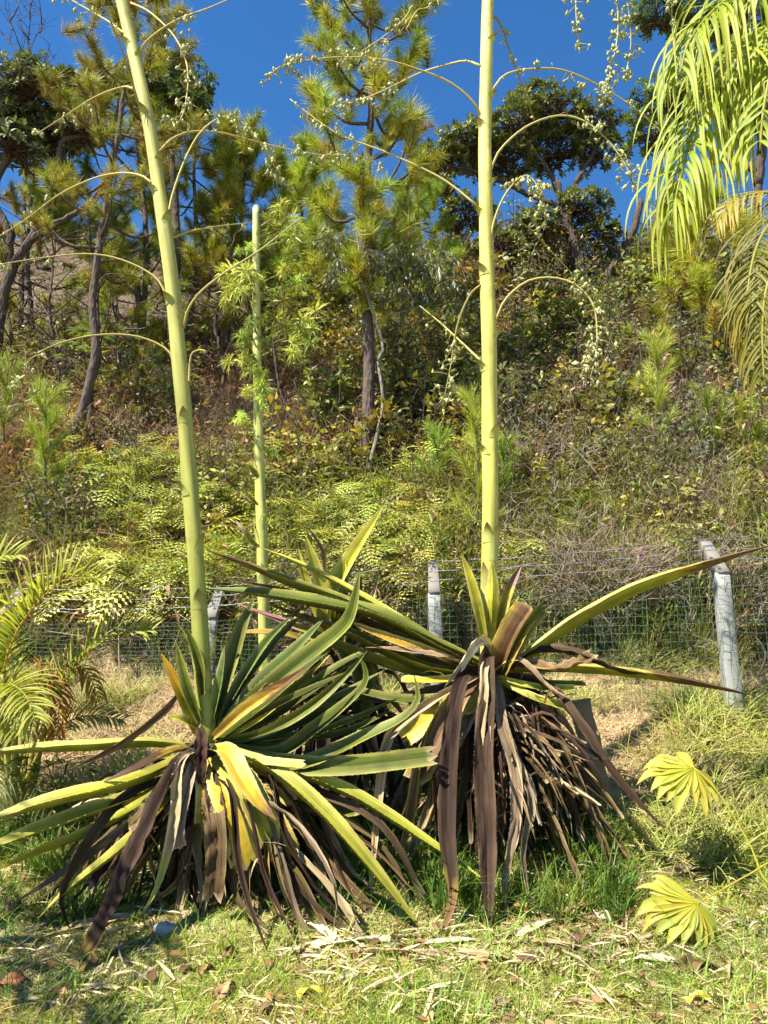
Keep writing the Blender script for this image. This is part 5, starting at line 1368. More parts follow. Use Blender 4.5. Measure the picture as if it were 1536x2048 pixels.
# bare tree
Yt = 16.0
b = foot(55, 600, Yt); r_ = np.random.default_rng(4)
root = thing('bare_tree', 'leafless bare tree against the sky in the upper left corner', 'tree', b)
mb = MB(); tube(mb, smooth_path([b, at(50, 350, Yt), at(55, 150, Yt)], 14), np.linspace(.08, .035, 14), 7, (.1, .08, .08)); part('trunk', mb, M_BARK2, root, smooth=True)
mb = MB()
for (x0, y0, x1, y1) in [(55, 150, 62, 30), (55, 150, 20, 40), (58, 110, 90, 40), (40, 110, 0, 60), (60, 80, 48, 10), (55, 170, 100, 90), (52, 160, 5, 100), (25, 60, 10, 10), (80, 65, 80, 10), (60, 150, 110, 110), (40, 150, -10, 140), (60, 40, 75, -20), (20, 40, 40, -10)]:
    P = smooth_path([at(x0, y0, Yt), at((x0 + x1) / 2 + r_.normal(0, 5), (y0 + y1) / 2 + 6, Yt + r_.normal(0, .3)), at(x1, y1, Yt + r_.normal(0, .4))], 10)
    tube(mb, P, np.linspace(.022, .007, 10), 4, (.1, .08, .08), cap=False)
    for k in range(7):
        i = r_.integers(3, 10); e = P[i] + norm(rand_dirs(1)[0] + [0, 0, .8]) * r_.uniform(.15, .5)
        tube(mb, np.array([P[i], (P[i] + e) / 2 + r_.normal(0, .02, 3), e]), [.008, .006, .004], 3, (.1, .08, .08), cap=False)
part('branches', mb, M_BARK2, root)

# slim sapling tree with hanging purple-grey leaves, its pale stem in front of the big pine
def droop_proto():
    mb = MB(); r = np.random.default_rng(3)
    for k in range(9):
        a = k * 2.4; el = r.uniform(-1.2, -.2)
        d = np.array([cos(a) * cos(el), sin(a) * cos(el), sin(el)]); s_ = norm(np.cross(d, [0, 0, 1.]))
        o = d * r.uniform(.0, .07); L = r.uniform(.08, .13)
        c = np.array([(.10, .075, .075), (.09, .11, .05), (.13, .15, .07), (.19, .19, .16)][r.integers(4)])
        mb.add([o, o + d * L * .4 + s_ * .017, o + d * L * .4 - s_ * .017, o + d * L + [0, 0, -.02]], None, [[0, 1, 2], [1, 3, 2]], c)
    return mb.arrays()
DRP = droop_proto()
def slim_tree(label, px, py, path, clumps, seed, n, bark_=M_PALE, proto=None, mat=None, size=1., name='slim_tree', r0=.035):
    r = np.random.default_rng(seed)
    b = foot(px, py) if not isinstance(px, np.ndarray) else px
    Yb = b[1] - .25
    b = np.array([b[0], Yb, gz(b[0], Yb)])
    root = thing(name, label, 'tree', b)
    P = smooth_path([b + [0, 0, -.1]] + px_path(path, Yb), 30)
    mb = MB(); tube(mb, P, np.linspace(r0, r0 * .3, 30), 7, (.3, .27, .23))
    part('trunk', mb, bark_, root, smooth=True)
    bm, cm = MB(), MB()
    pos = []
    for (x, y, rx, ry) in clumps:
        c = at(x, y, Yb); hub = P[np.argmin(np.linalg.norm(P - c, axis=1))]
        tube(bm, smooth_path([hub, (hub + c) / 2 + r.normal(0, .06, 3), c], 8), np.linspace(.012, .005, 8), 5, (.2, .17, .15), cap=False)
        k = int(n * rx * ry / 2500)
        p = c + rand_dirs(k) * np.array([rx, rx, ry]) * mpp(Yb) * r.uniform(.2, 1, (k, 1)) ** .4
        for i in range(0, k, 2): tube(bm, smooth_path([c + r.normal(0, .04, 3), (c + p[i]) / 2 + [0, 0, .05], p[i]], 5), np.linspace(.006, .003, 5), 3, (.16, .13, .11), cap=False)
        pos.append(p)
    pos = np.concatenate(pos)
    part('branches', bm, bark_, root)
    cm.inst(DRP if proto is None else proto, frames(np.tile([[0, 0, 1.]], (len(pos), 1)) + r.normal(0, .25, (len(pos), 3))), pos, size * r.uniform(.8, 1.3, len(pos)), np.ones((len(pos), 3)) * r.uniform(.7, 1.4, (len(pos), 1)))
    part('crown', cm, mat or M_LEAF, root)
    return root
slim_tree('slim tree with purple grey hanging leaves and pale bent stem by the big pine', 742, 985, [(738, 940), (752, 880), (766, 800), (756, 720), (766, 690), (735, 590), (716, 480), (712, 380)],
          [(800, 520, 70, 40), (850, 560, 60, 45), (740, 520, 50, 40), (880, 520, 50, 30), (690, 540, 50, 40), (800, 590, 50, 35), (900, 590, 45, 40), (660, 480, 40, 35)], 5, 42)
slim_tree('thin dark tree with yellow green leaves behind the cut stalk', 590, 930, [(595, 850), (560, 780), (545, 640), (560, 560)],
          [(620, 560, 60, 50), (560, 600, 50, 60), (640, 630, 60, 50), (590, 680, 60, 50), (660, 570, 50, 50)], 6, 34, bark_=M_BARK2, r0=.03,
          proto=rosette_proto(55, 8, .09, .03, (.14, .15, .03), (.30, .20, .03)))
slim_tree('leafy green tree above the dry scrub right of the upright stalk', 1180, 830, [(1165, 780), (1150, 700), (1120, 640)],
          [(1100, 660, 75, 45), (1160, 640, 60, 40), (1060, 690, 50, 40), (1190, 690, 45, 40), (1120, 610, 50, 30)], 7, 46, bark_=M_BARK2, r0=.03,
          proto=rosette_proto(56, 8, .09, .042, (.10, .14, .035), (.19, .22, .09)))

# thin dark trunks with bare crooked twigs on the left slope
def snag(label, px, py, path, seed, r0=.05):
    r = np.random.default_rng(seed)
    b = foot(px, py); root = thing('bare_sapling', label, 'tree', b, 'thin bare trunks on the slope')
    P = smooth_path([b + [0, 0, -.1]] + px_path(path, b[1]), 26)
    mb = MB(); tube(mb, P + r.normal(0, .012, P.shape), np.linspace(r0, .012, 26), 7, (.1, .08, .07)); part('trunk', mb, M_BARK2, root, smooth=True)
    mb = MB()
    for k in range(26):
        i = r.integers(6, 26); a = r.uniform(0, 2 * pi); d = np.array([cos(a), sin(a) * .6, r.uniform(.1, .8)])
        e = P[i] + d * r.uniform(.4, 1.3)
        B = smooth_path([P[i], (P[i] + e) / 2 + r.normal(0, .12, 3), e], 8)
        tube(mb, B, np.linspace(.016, .004, 8), 4, (.1, .08, .07), cap=False)
        for z in range(4):
            j = r.integers(2, 8); q = B[j] + rand_dirs(1)[0] * r.uniform(.15, .45)
            tube(mb, np.array([B[j], (B[j] + q) / 2 + r.normal(0, .04, 3), q]), [.007, .005, .003], 3, (.1, .08, .07), cap=False)
    part('branches', mb, M_BARK2, root)
snag('crooked dark bare trunk beside the forked pine foot', 190, 930, [(180, 820), (196, 700), (190, 560), (176, 430)], 1, .06)
snag('thin bare trunk just left of the leaning stalk below the hill', 120, 860, [(118, 740), (100, 620), (112, 480)], 2, .045)
snag('bare twiggy sapling between leaning stalk and cut stalk', 440, 840, [(446, 740), (432, 640), (450, 540), (470, 470)], 3, .04)
snag('bare crooked sapling at the left edge below the grey green tree', 20, 800, [(24, 690), (10, 580), (30, 470)], 4, .05)
snag('thin bare trunk rising behind the lone sapling', 1370, 720, [(1365, 640), (1352, 560), (1360, 480)], 5, .03)

# palmate-leaved plants
def palmate(label, px, py, heads, seed, Y=None):
    r = np.random.default_rng(seed)
    b = foot(px, py, Y); root = thing('palmate_plant', label, 'plant', b, 'palmate leaved plants')
    mb = MB(); lm = []
    top = at(heads[0][0], heads[0][1] + 20, b[1])
    tube(mb, smooth_path([b, (b + top) / 2 + r.normal(0, .04, 3), top], 10), np.linspace(.014, .008, 10), 6, (.2, .17, .12)); part('stem', mb, M_BARK2, root)
    for (x, y, s_) in heads:
        c = at(x, y, b[1] + r.uniform(-.1, .1)); m = MB()
        tube(m, smooth_path([top, (top + c) / 2 + [0, 0, .03], c], 5), [.005] * 5, 4, (.2, .22, .08))
        for k in range(8):
            a = k / 8 * 2 * pi + r.normal(0, .1)
            leaflet(m, c, np.array([cos(a), sin(a) * .8 - .3, .25]), s_ * mpp(b[1]), .26 * s_ * mpp(b[1]), .3, (.13, .20, .09), 5, None, (.2, .27, .13))
        part('leaf', m, M_LEAF, root)
palmate('palmate leaved plant with pale green fingered leaves left of the leaning stalk', 190, 900, [(165, 665, 40), (135, 690, 38), (200, 675, 40), (180, 700, 34), (130, 715, 30)], 1)
palmate('low palmate plant with dark fingered leaves in the dry scrub', 1165, 905, [(1160, 795, 26), (1200, 795, 28), (1150, 830, 26), (1175, 850, 24), (1185, 825, 24)], 2)
palmate('small lime palmate plant behind the mesh by the brown tipped leaf', 1504, 1300, [(1500, 1240, 22), (1510, 1250, 20), (1492, 1255, 18)], 3, 7.6)

# orange-leaved plant
b = foot(640, 960); root = thing('orange_leaved_plant', 'small plant with orange top leaves in the dark scrub', 'plant', b)
mb = MB(); tube(mb, smooth_path([b, at(640, 930, b[1])], 5), .008, 5, (.2, .2, .08)); part('stem', mb, M_TWIG, root)
for (x, y, col) in [(630, 918, (.60, .26, .015)), (648, 912, (.62, .30, .02)), (655, 925, (.55, .24, .015)), (640, 930, (.13, .17, .04)), (625, 940, (.11, .16, .04)), (655, 945, (.12, .17, .04))]:
    m = MB(); c = at(x, y + 8, b[1] - .1)
    for k in range(6):
        a = k / 6 * 2 * pi; leaflet(m, c, np.array([cos(a), sin(a) * .6 - .3, .9]), .13, .042, .15, col, 5)
    part('leaf', m, M_LEAF, root)
# orchid-like pink flower over the mesh
b = foot(1284, 1190, 7.7); root = thing('orchid', 'thin stem with a pink and white flower above the mesh', 'flower', b)
c = at(1283, 1110, 7.7); mb = MB(); tube(mb, smooth_path([b, (b + c) / 2 + [.03, 0, 0], c], 8), .005, 5, (.15, .2, .06)); part('stem', mb, M_TWIG, root)
for k in range(6):
    m = MB(); a = k / 6 * 2 * pi + .5; leaflet(m, c, np.array([cos(a), -.4, sin(a)]), .065, .05, .05, (.62, .45, .66) if k % 2 else (.6, .25, .55), 4); part('petal', m, M_LEAF, root)

# ================================================================== undergrowth: too many to count, scattered as stuff
def project(p):
    q = np.asarray(p) - np.array([0, 0, CAMZ])
    d = q @ FWD
    return 768 + FPX * q[..., 0] / d, 1024 - FPX * (q @ UPV) / d

def blades(mb, n, h, w, spread, bend, col, colt, r, base_r=.05, seg=4, cvar=.35):
    """n grass blades rising from about the origin, bending over"""
    a = r.uniform(0, 2 * pi, n); q = np.sqrt(r.uniform(0, 1, n)) * base_r
    b = np.stack([np.cos(a) * q, np.sin(a) * q, np.zeros(n)], 1)
    a2 = a + r.normal(0, .8, n)
    out = np.stack([np.cos(a2), np.sin(a2), np.zeros(n)], 1)
    H = h * r.uniform(.45, 1.15, n)[:, None]
    lean = spread * r.uniform(.1, 1, n)[:, None]; bd = bend * r.uniform(.2, 1.4, n)[:, None]
    side = np.stack([-np.sin(a2 + r.normal(0, .7, n)), np.cos(a2), np.zeros(n)], 1)
    ts = np.linspace(0, 1, seg)
    rows = []
    for t in ts:
        c = b + out * H * (lean * t + bd * t * t) + np.array([0, 0, 1.]) * H * (t - .45 * bd * t ** 3)
        wd = w * (1 - t ** 1.6) * .5 + .0004
        rows.append(np.stack([c - side * wd, c + side * wd], 1))
    V = np.stack(rows, 1).reshape(-1, 3)
    i, k = np.meshgrid(np.arange(n), np.arange(seg - 1), indexing='ij')
    o = i * seg * 2 + k * 2
    Q = np.stack([o, o + 1, o + 3, o + 2], -1).reshape(-1, 4)
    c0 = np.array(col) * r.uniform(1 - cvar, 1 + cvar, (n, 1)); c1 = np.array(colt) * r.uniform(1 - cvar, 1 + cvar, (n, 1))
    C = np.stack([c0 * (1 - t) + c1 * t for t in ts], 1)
    C = np.repeat(C[:, :, None], 2, axis=2).reshape(-1, 3)
    mb.add(V, Q, None, C)
def shrub_mb(seed, h=.9, n_stem=9, leaves=420, lsize=.055, lw=.5, cols=((.08, .12, .03),), spread=.5, dry=0., twigc=(.14, .10, .07), twigs=30):
    r = np.random.default_rng(seed); mb = MB()
    pts = []
    for k in range(n_stem):
        a = r.uniform(0, 2 * pi); o = r.uniform(.1, 1) * spread
        e = np.array([cos(a) * o, sin(a) * o, h * r.uniform(.55, 1.1)])
        P = smooth_path([[0, 0, -.1], e * .5 + r.normal(0, .06, 3), e], 10)
        tube(mb, P, np.linspace(.011, .004, 10), 4, twigc, cap=False)
        for j in range(twigs // n_stem + 1):
            i = r.integers(3, 10); q = P[i] + norm(rand_dirs(1)[0] + [0, 0, .4]) * r.uniform(.12, .35) * h
            tube(mb, np.array([P[i], (P[i] + q) / 2 + r.normal(0, .02, 3), q]), [.005, .004, .002], 3, twigc, cap=False)
            pts.append(np.linspace(P[i], q, 6)[1:])
        pts.append(P[4:])
    pts = np.concatenate(pts)
    if leaves:
        p = pts[r.integers(0, len(pts), leaves)] + r.normal(0, .025, (leaves, 3))
        d = norm(rand_dirs(leaves, -.5, .9)); s_ = norm(np.cross(d, rand_dirs(leaves)))
        L = lsize * r.uniform(.6, 1.3, leaves)[:, None]; N = np.cross(s_, d)
        V = np.stack([p, p + d * L * .5 + s_ * L * lw * .5 + N * L * .1, p + d * L * .5 - s_ * L * lw * .5 + N * L * .1, p + d * L], 1).reshape(-1, 3)
        o = np.arange(leaves)[:, None] * 4
        c = np.array(cols)[r.integers(0, len(cols), leaves)] * r.uniform(.6, 1.45, (leaves, 1))
        mb.add(V, None, np.concatenate([o + [[0, 1, 2]], o + [[1, 3, 2]]]), np.repeat(c, 4, axis=0))
    return mb
def fern_mb(seed, n=9, ln=.62, col=(.34, .385, .065), colt=(.49, .53, .14)):
    r = np.random.default_rng(seed); mb = MB()
    for k in range(n):
        a = k * 2.4 + r.normal(0, .3); h = r.uniform(.3, .7)
        d = np.array([cos(a), sin(a), 0])
        L = ln * r.uniform(.6, 1.1)
        P = smooth_path([[0, 0, 0], d * .12 * L + [0, 0, h * .75], d * .5 * L + [0, 0, h], d * L + [0, 0, h - .25 * L]], 18)
        tube(mb, P, np.linspace(.004, .002, 18), 3, (.2, .16, .06), cap=False)
        T = norm(np.gradient(P, axis=0)); S = norm(np.cross(T, [0, 0, 1.])); N = np.cross(S, T)
        shade = r.uniform(.75, 1.25)
        for i in range(6, 18):
            q = (i - 6) / 11
            pl = .24 * L * math.sin((q * .85 + .15) * pi) ** .8 + .015
            for sg in (-1, 1):
                dd = norm(S[i] * sg + T[i] * .5 - N[i] * .12 + r.normal(0, .08, 3))
                w = .020
                p = P[i]
                # a pinna made of a few toothed pairs
                for z in range(3):
                    f0, f1 = z / 3, (z + 1) / 3
                    ww = w * (1 - f0 * .75)
                    c = np.array(col) * (1 - f1) + np.array(colt) * f1
                    droop = np.array([0, 0, -.05]) * pl
                    A = p + dd * pl * f0 + droop * f0; B = p + dd * pl * f1 + droop * f1
                    mb.add([A, A + T[i] * ww + dd * pl * .18, B, A - T[i] * ww + dd * pl * .18], None, [[0, 1, 2], [0, 2, 3]], c * shade * r.uniform(.8, 1.2))
    return mb
def cane_mb(seed, n=9, h=1.0, col=(.17, .21, .05)):
    r = np.random.default_rng(seed); mb = MB()
    for k in range(n):
        a = r.uniform(0, 2 * pi); o = r.uniform(0, .16); l = r.uniform(.05, .3)
        H = h * r.uniform(.6, 1.1)
        P = smooth_path([[cos(a) * o, sin(a) * o, -.05], [cos(a) * (o + l * .3), sin(a) * (o + l * .3), H * .55], [cos(a) * (o + l), sin(a) * (o + l), H]], 9)
        tube(mb, P, np.linspace(.006, .003, 9), 4, (.26, .22, .10), cap=False)
        for i in range(2, 9):
            for z in range(2):
                b_ = a + i * 2.6 + z * 3 + r.normal(0, .4)
                leaflet(mb, P[i], np.array([cos(b_), sin(b_), .9]), r.uniform(.12, .26), .018, .35, np.array(col) * r.uniform(.7, 1.4), 4)
    return mb
def twig_mb(seed, n=26, h=.7, col=(.25, .20, .16)):
    r = np.random.default_rng(seed); mb = MB()
    for k in range(n):
        a = r.uniform(0, 2 * pi); o = r.uniform(.1, .7)
        b_ = np.append(r.normal(0, .12, 2), 0)
        e = np.array([cos(a) * o, sin(a) * o, h * r.uniform(.2, 1.1)])
        P = smooth_path([b_, e * .5 + r.normal(0, .09, 3) + [0, 0, .1], e], 8)
        c = np.array(col) * r.uniform(.6, 1.4)
        tube(mb, P, np.linspace(.006, .002, 8), 3, c, cap=False)
        for j in range(4):
            i = r.integers(2, 8); q = P[i] + rand_dirs(1)[0] * r.uniform(.08, .25)
            tube(mb, np.array([P[i], (P[i] + q) / 2 + r.normal(0, .02, 3), q]), [.0035, .003, .0015], 3, c, cap=False)
    return mb
def deadfern_mb(seed):
    r = np.random.default_rng(seed); mb = MB()
    blades(mb, 60, .5, .012, .8, .7, (.24, .15, .095), (.42, .29, .185), r, .2)
    for k in range(60):
        p = np.append(r.normal(0, .25, 2), r.uniform(.02, .4)); d = rand_dirs(1)[0]
        leaflet(mb, p, d, r.uniform(.06, .16), .03, .3, np.array((.30, .18, .11)) * r.uniform(.5, 1.5), 4)
    return mb

PROTO = bpy.data.collections.new('undergrowth_kinds')       # not in the scene: only scattered
def proto_coll(name, mbs, mats):
    c = bpy.data.collections.new(name)
    for k, (m, mt) in enumerate(zip(mbs, mats)):
        o = bpy.data.objects.new('%s_%02d' % (name, k), mesh_from('%s_%02d' % (name, k), m, mt))
        c.objects.link(o)
    return c
def scatter(name, label, cat, coll, loc, rot, scl, idx):
    N = len(loc)
    me = bpy.data.meshes.new(name)
    me.vertices.add(N); me.vertices.foreach_set('co', np.asarray(loc, np.float32).ravel())
    for nm, ty, key, arr in (('rot', 'FLOAT_VECTOR', 'vector', rot), ('scl', 'FLOAT_VECTOR', 'vector', scl), ('idx', 'INT', 'value', idx)):
        a = me.attributes.new(nm, ty, 'POINT')
        a.data.foreach_set(key, np.asarray(arr, np.int32 if ty == 'INT' else np.float32).ravel())
    ng = bpy.data.node_groups.new(name, 'GeometryNodeTree')
    ng.interface.new_socket('Geometry', in_out='INPUT', socket_type='NodeSocketGeometry')
    ng.interface.new_socket('Geometry', in_out='OUTPUT', socket_type='NodeSocketGeometry')
    gi, go = ng.nodes.new('NodeGroupInput'), ng.nodes.new('NodeGroupOutput')
    ci = ng.nodes.new('GeometryNodeCollectionInfo'); ci.inputs['Collection'].default_value = coll
    ci.inputs['Separate Children'].default_value = True; ci.inputs['Reset Children'].default_value = True
    iop = ng.nodes.new('GeometryNodeInstanceOnPoints'); iop.inputs['Pick Instance'].default_value = True
    def attr(nm, dt):
        n = ng.nodes.new('GeometryNodeInputNamedAttribute'); n.data_type = dt; n.inputs['Name'].default_value = nm
        return n.outputs['Attribute']
    L = ng.links.new
    L(gi.outputs[0], iop.inputs['Points']); L(ci.outputs[0], iop.inputs['Instance'])
    L(attr('idx', 'INT'), iop.inputs['Instance Index'])
    e2r = ng.nodes.new('FunctionNodeEulerToRotation'); L(attr('rot', 'FLOAT_VECTOR'), e2r.inputs[0]); L(e2r.outputs[0], iop.inputs['Rotation'])
    L(attr('scl', 'FLOAT_VECTOR'), iop.inputs['Scale'])
    L(iop.outputs[0], go.inputs[0])
    o = link(name, me)
    md = o.modifiers.new('scatter', 'NODES'); md.node_group = ng
    tag(o, label, cat, None, 'stuff')
    return o
def field(n, x0, x1, y0, y1, r, fan=True):
    y = r.uniform(y0, y1, n)
    x = r.uniform(x0, x1, n) * (y if fan else 1)
    p = np.stack([x, y, terr(x, y)], 1)
    return p, *project(p)
def rots(n, r, tilt=.15):
    return np.stack([r.normal(0, tilt, n), r.normal(0, tilt, n), r.uniform(0, 2 * pi, n)], 1)
def sc3(s): return np.repeat(np.asarray(s)[:, None], 3, axis=1)
def inzone(px, py, x0, x1, y0, y1, soft, r):
    fx = np.minimum(px - x0, x1 - px) / soft; fy = np.minimum(py - y0, y1 - py) / (soft * .6)
    return r.random(len(px)) < np.clip(np.minimum(fx, fy) + .5, 0, 1)

ur = np.random.default_rng(2024)
# --- leafy shrubs over the slope
greens = [((.12, .15, .035), (.18, .19, .045), (.26, .25, .06)), ((.09, .12, .035), (.14, .165, .06), (.20, .22, .09)), ((.24, .23, .035), (.33, .26, .05), (.20, .19, .035)), ((.18, .145, .05), (.29, .19, .075), (.24, .15, .08))]
sh = []
for k in range(8):
    sh.append(shrub_mb(200 + k, h=(.8, 1.0, .65, .9)[k % 4], leaves=(380, 400, 300, 320)[k % 4], lsize=(.085, .065, .095, .07)[k % 4], lw=(.5, .42, .55, .35)[k % 4], cols=greens[k % 4]))
c = proto_coll('leafy_shrub_kind', sh, [M_LEAF] * 8)
p, px, py = field(1700, -.62, .62, 8.2, 23, ur)
keep = ur.random(len(p)) < np.select([(py > 960) & (px < 900), (px < 700) & (py > 680), py > 1120], [.34, .15, .45], .7)
keep &= ~((px < 480) & (py < 700) & (ur.random(len(p)) < .8)) & ~((px > 380) & (px < 460) & (py > 780) & (py < 960) & (ur.random(len(p)) < .8))
p = p[keep]; n = len(p)
s_ = ur.uniform(.6, 1.35, n) * np.interp(p[:, 1], [8, 10, 12, 22], [.7, 1.0, 1.35, 1.8])
scatter('undergrowth_shrubs', 'mass of leafy green and olive shrubs covering the slope', 'undergrowth', c, p, rots(n, ur), sc3(s_), ur.integers(0, 8, n))

# --- dry brown fern and leaf litter in the open parts, bare twigs
c = proto_coll('dry_scrub_kind', [deadfern_mb(1), deadfern_mb(2), twig_mb(3, 26, .7, (.33, .26, .2)), twig_mb(4, 20, .9, (.36, .30, .25)), twig_mb(5, 30, .5, (.24, .17, .12))], [M_DRY] * 5)
p, px, py = field(2700, -.62, .62, 8.0, 20, ur)
keep = ur.random(len(p)) < np.where((px < 640) & (py < 1000), .85, np.where((px > 1000) & (py > 600), .72, .5))
p, px = p[keep], px[keep]; n = len(p)
idx = np.where(px > 980, ur.choice([0, 1, 2, 3, 3, 2], n), ur.choice([0, 1, 0, 1, 2, 4], n))
scatter('dry_scrub', 'dry brown fern, dead leaves and grey twigs between the shrubs', 'dry scrub', c, p, rots(n, ur, .25), sc3(ur.uniform(.7, 1.4, n)), idx)
# thick tangle of bare grey twigs over the mesh near the brown tipped leaf
pts = []
for k in range(24):
    q = at(ur.uniform(1130, 1440), ur.uniform(1090, 1190), ur.uniform(7.7, 8.6)); q[2] = max(gz(q[0], q[1]), q[2] - .35); pts.append(q)
for k in range(26):
    q = foot(ur.uniform(1000, 1150), ur.uniform(640, 900)); pts.append(q)
pts = np.array(pts); n = len(pts)
c = proto_coll('grey_twig_kind', [twig_mb(40, 24, .6, (.30, .235, .17)), twig_mb(41, 20, .75, (.33, .26, .19))], [M_DRY] * 2)
scatter('dead_twigs', 'tangle of bare grey twigs over the mesh fence', 'twigs', c, pts, rots(n, ur, .5), sc3(ur.uniform(.7, 1.2, n)), ur.integers(0, 2, n))

# --- bright ferns on the lower slope
c = proto_coll('fern_kind', [fern_mb(1), fern_mb(2, 8, .7), fern_mb(3, 10, .55, (.28, .33, .055), (.42, .46, .11)), fern_mb(4, 7, .6, (.39, .42, .075), (.54, .56, .16))], [M_LEAF] * 4)
p, px, py = field(1500, -.45, .6, 7.9, 13, ur)
keep = (inzone(px, py, 180, 900, 985, 1290, 60, ur) & (ur.random(len(p)) < .62)) | (inzone(px, py, 840, 1120, 1100, 1260, 40, ur) & (ur.random(len(p)) < .4)) | (ur.random(len(p)) < .05)
keep &= (py < 1300)
p = p[keep]; n = len(p)
scatter('fern_cover', 'bright yellow green ferns covering the foot of the slope', 'ferns', c, p, rots(n, ur, .2), sc3(ur.uniform(.7, 1.25, n)), ur.integers(0, 4, n))

# --- tall canes and grass along the fence
tg = []
for k in range(3):
    m = MB(); blades(m, 46, .75, .012, .35, .45, (.10, .14, .03), (.21, .24, .05), np.random.default_rng(60 + k), .14, 5); tg.append(m)
c = proto_coll('cane_kind', [cane_mb(1), cane_mb(2, 7, 1.2), cane_mb(3, 10, .8, (.21, .23, .06))] + tg, [M_LEAF] * 6)
p, px, py = field(1500, -.55, .6, 7.75, 10.5, ur)
keep = (ur.random(len(p)) < np.where((px > 820) & (px < 1130), .75, np.where(px > 1130, .5, .3)))
p = p[keep]; n = len(p)
scatter('cane_grass', 'tall green canes and grass behind the fence', 'tall grass', c, p, rots(n, ur, .12), sc3(ur.uniform(.55, 1.1, n)), ur.integers(0, 6, n))

# --- grass is scattered in patches
def patch_blades(mb, n, size, h, w, spread, bend, col, colt, r, seg=4):
    k = MB(); blades(k, n, h, w, spread, bend, col, colt, r, .001, seg)
    V, Q, T, C, U = k.arrays()
    off = np.repeat(np.append(r.uniform(-size / 2, size / 2, (n, 2)), np.zeros((n, 1)), 1), seg * 2, axis=0)
    mb.add(V + off, Q, None, C)
def along_slope(p, r, flip=True):
    e = .15
    gx = (terr(p[:, 0] + e, p[:, 1]) - terr(p[:, 0] - e, p[:, 1])) / (2 * e); gy = (terr(p[:, 0], p[:, 1] + e) - terr(p[:, 0], p[:, 1] - e)) / (2 * e)
    return np.stack([np.arctan(gy), -np.arctan(gx), np.zeros(len(p))], 1)
def grid(x0, x1, y0, y1, step, r):
    X, Y = np.meshgrid(np.arange(x0, x1, step), np.arange(y0, y1, step))
    x = X.ravel() + r.uniform(-.25, .25, X.size) * step; y = Y.ravel() + r.uniform(-.25, .25, X.size) * step
    k = np.abs(x) < .58 * y + .4
    x, y = x[k], y[k]
    p = np.stack([x, y, terr(x, y)], 1)
    return (p, *project(p))
PS = .5
st = []
for k in range(4):                                   # straw with a little green
    m = MB(); r = np.random.default_rng(70 + k)
    patch_blades(m, 520, PS, .13, .006, 1.6, 1.2, (.32, .23, .125), (.56, .42, .24), r)
    patch_blades(m, 10 + 16 * (k % 2), PS, .24, .008, .6, .7, (.18, .22, .05), (.34, .36, .09), r, 4); st.append(m)
for k in range(3):                                   # taller green and yellow grass
    m = MB(); r = np.random.default_rng(90 + k)
    patch_blades(m, 200, PS, .32, .011, .6, .7, (.15, .21, .03), (.34, .38, .07), r, 5)
    patch_blades(m, 190, PS, .30, .008, .7, .8, (.28, .25, .08), (.50, .43, .17), r, 5); st.append(m)
c = proto_coll('straw_kind', st, [M_DRY] * 4 + [M_LEAF] * 3)
p, px, py = grid(-5.2, 5.2, 5.5, 8.4, .34, ur)
right = (px > 1330) & (py > 1410) & (py < 1700)
keep = (py < 1660) | right
p, px, py, right = p[keep], px[keep], py[keep], right[keep]; n = len(p)
idx = np.where(right & (ur.random(n) < .7), ur.integers(4, 7, n), np.where(ur.random(n) < .04, 5, ur.integers(0, 4, n)))
sc = sc3(ur.uniform(.85, 1.15, n)); sc[:, 2] *= ur.uniform(.7, 1.25, n); sc[:, 0] *= ur.choice([-1, 1], n)
scatter('dry_grass', 'dry straw grass on the bank along the fence', 'dry grass', c, p, along_slope(p, ur), sc, idx)
# --- lawn
lw = []
LS = .42
for k in range(8):
    m = MB(); r = np.random.default_rng(110 + k)
    g = (.75, .6, .5, .4, .25, .12, .65, .35)[k]
    n1 = int(900 * g); n2 = int(900 * (1 - g))
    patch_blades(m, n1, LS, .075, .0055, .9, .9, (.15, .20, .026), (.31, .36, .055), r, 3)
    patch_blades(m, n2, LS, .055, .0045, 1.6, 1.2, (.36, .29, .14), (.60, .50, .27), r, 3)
    patch_blades(m, 26, LS, .17, .008, .8, .7, (.10, .17, .022), (.24, .32, .04), r, 4)
    for q in range(26):                              # low broad weeds and clover-like leaves
        a = r.uniform(0, 6.3); leaflet(m, np.append(r.uniform(-LS / 2, LS / 2, 2), .008), np.array([cos(a), sin(a), .7]), r.uniform(.03, .08), .026, .5, np.array((.19, .25, .03)) * r.uniform(.6, 1.4), 4)
    for q in range(int(30 * (1.3 - g))):
        a = r.uniform(0, 6.3); leaflet(m, np.append(r.uniform(-LS / 2, LS / 2, 2), r.uniform(.01, .04)), np.array([cos(a), sin(a), .1]), r.uniform(.05, .18), r.uniform(.004, .012), .1, np.array((.58, .47, .28)) * r.uniform(.5, 1.2), 3)
    lw.append(m)
c = proto_coll('lawn_kind', lw, [M_LEAF] * 8)
p, px, py = grid(-3.6, 3.8, 3.2, 5.9, .29, ur)
x, y = p[:, 0], p[:, 1]
patch = np.sin(x * 2.3 + 1.1 * np.sin(y * 3)) * np.sin(y * 2.9 + x) + .35 * np.sin(x * 9 + y * 5)
n = len(p)
v = np.clip(.42 + .36 * patch + ur.normal(0, .22, n), 0, .99)
bare = (px > 560) & (px < 1320) & (py > 1840) & (py < 1950)
v = np.where(bare, v * .4, v)
order = np.array([5, 4, 7, 3, 2, 1, 6, 0])
idx = order[(v * 8).astype(int)]
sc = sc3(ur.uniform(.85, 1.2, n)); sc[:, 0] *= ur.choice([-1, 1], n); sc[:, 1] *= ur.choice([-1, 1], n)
scatter('lawn_grass', 'short green and straw coloured lawn grass in front', 'grass', c, p, along_slope(p, ur), sc, idx)
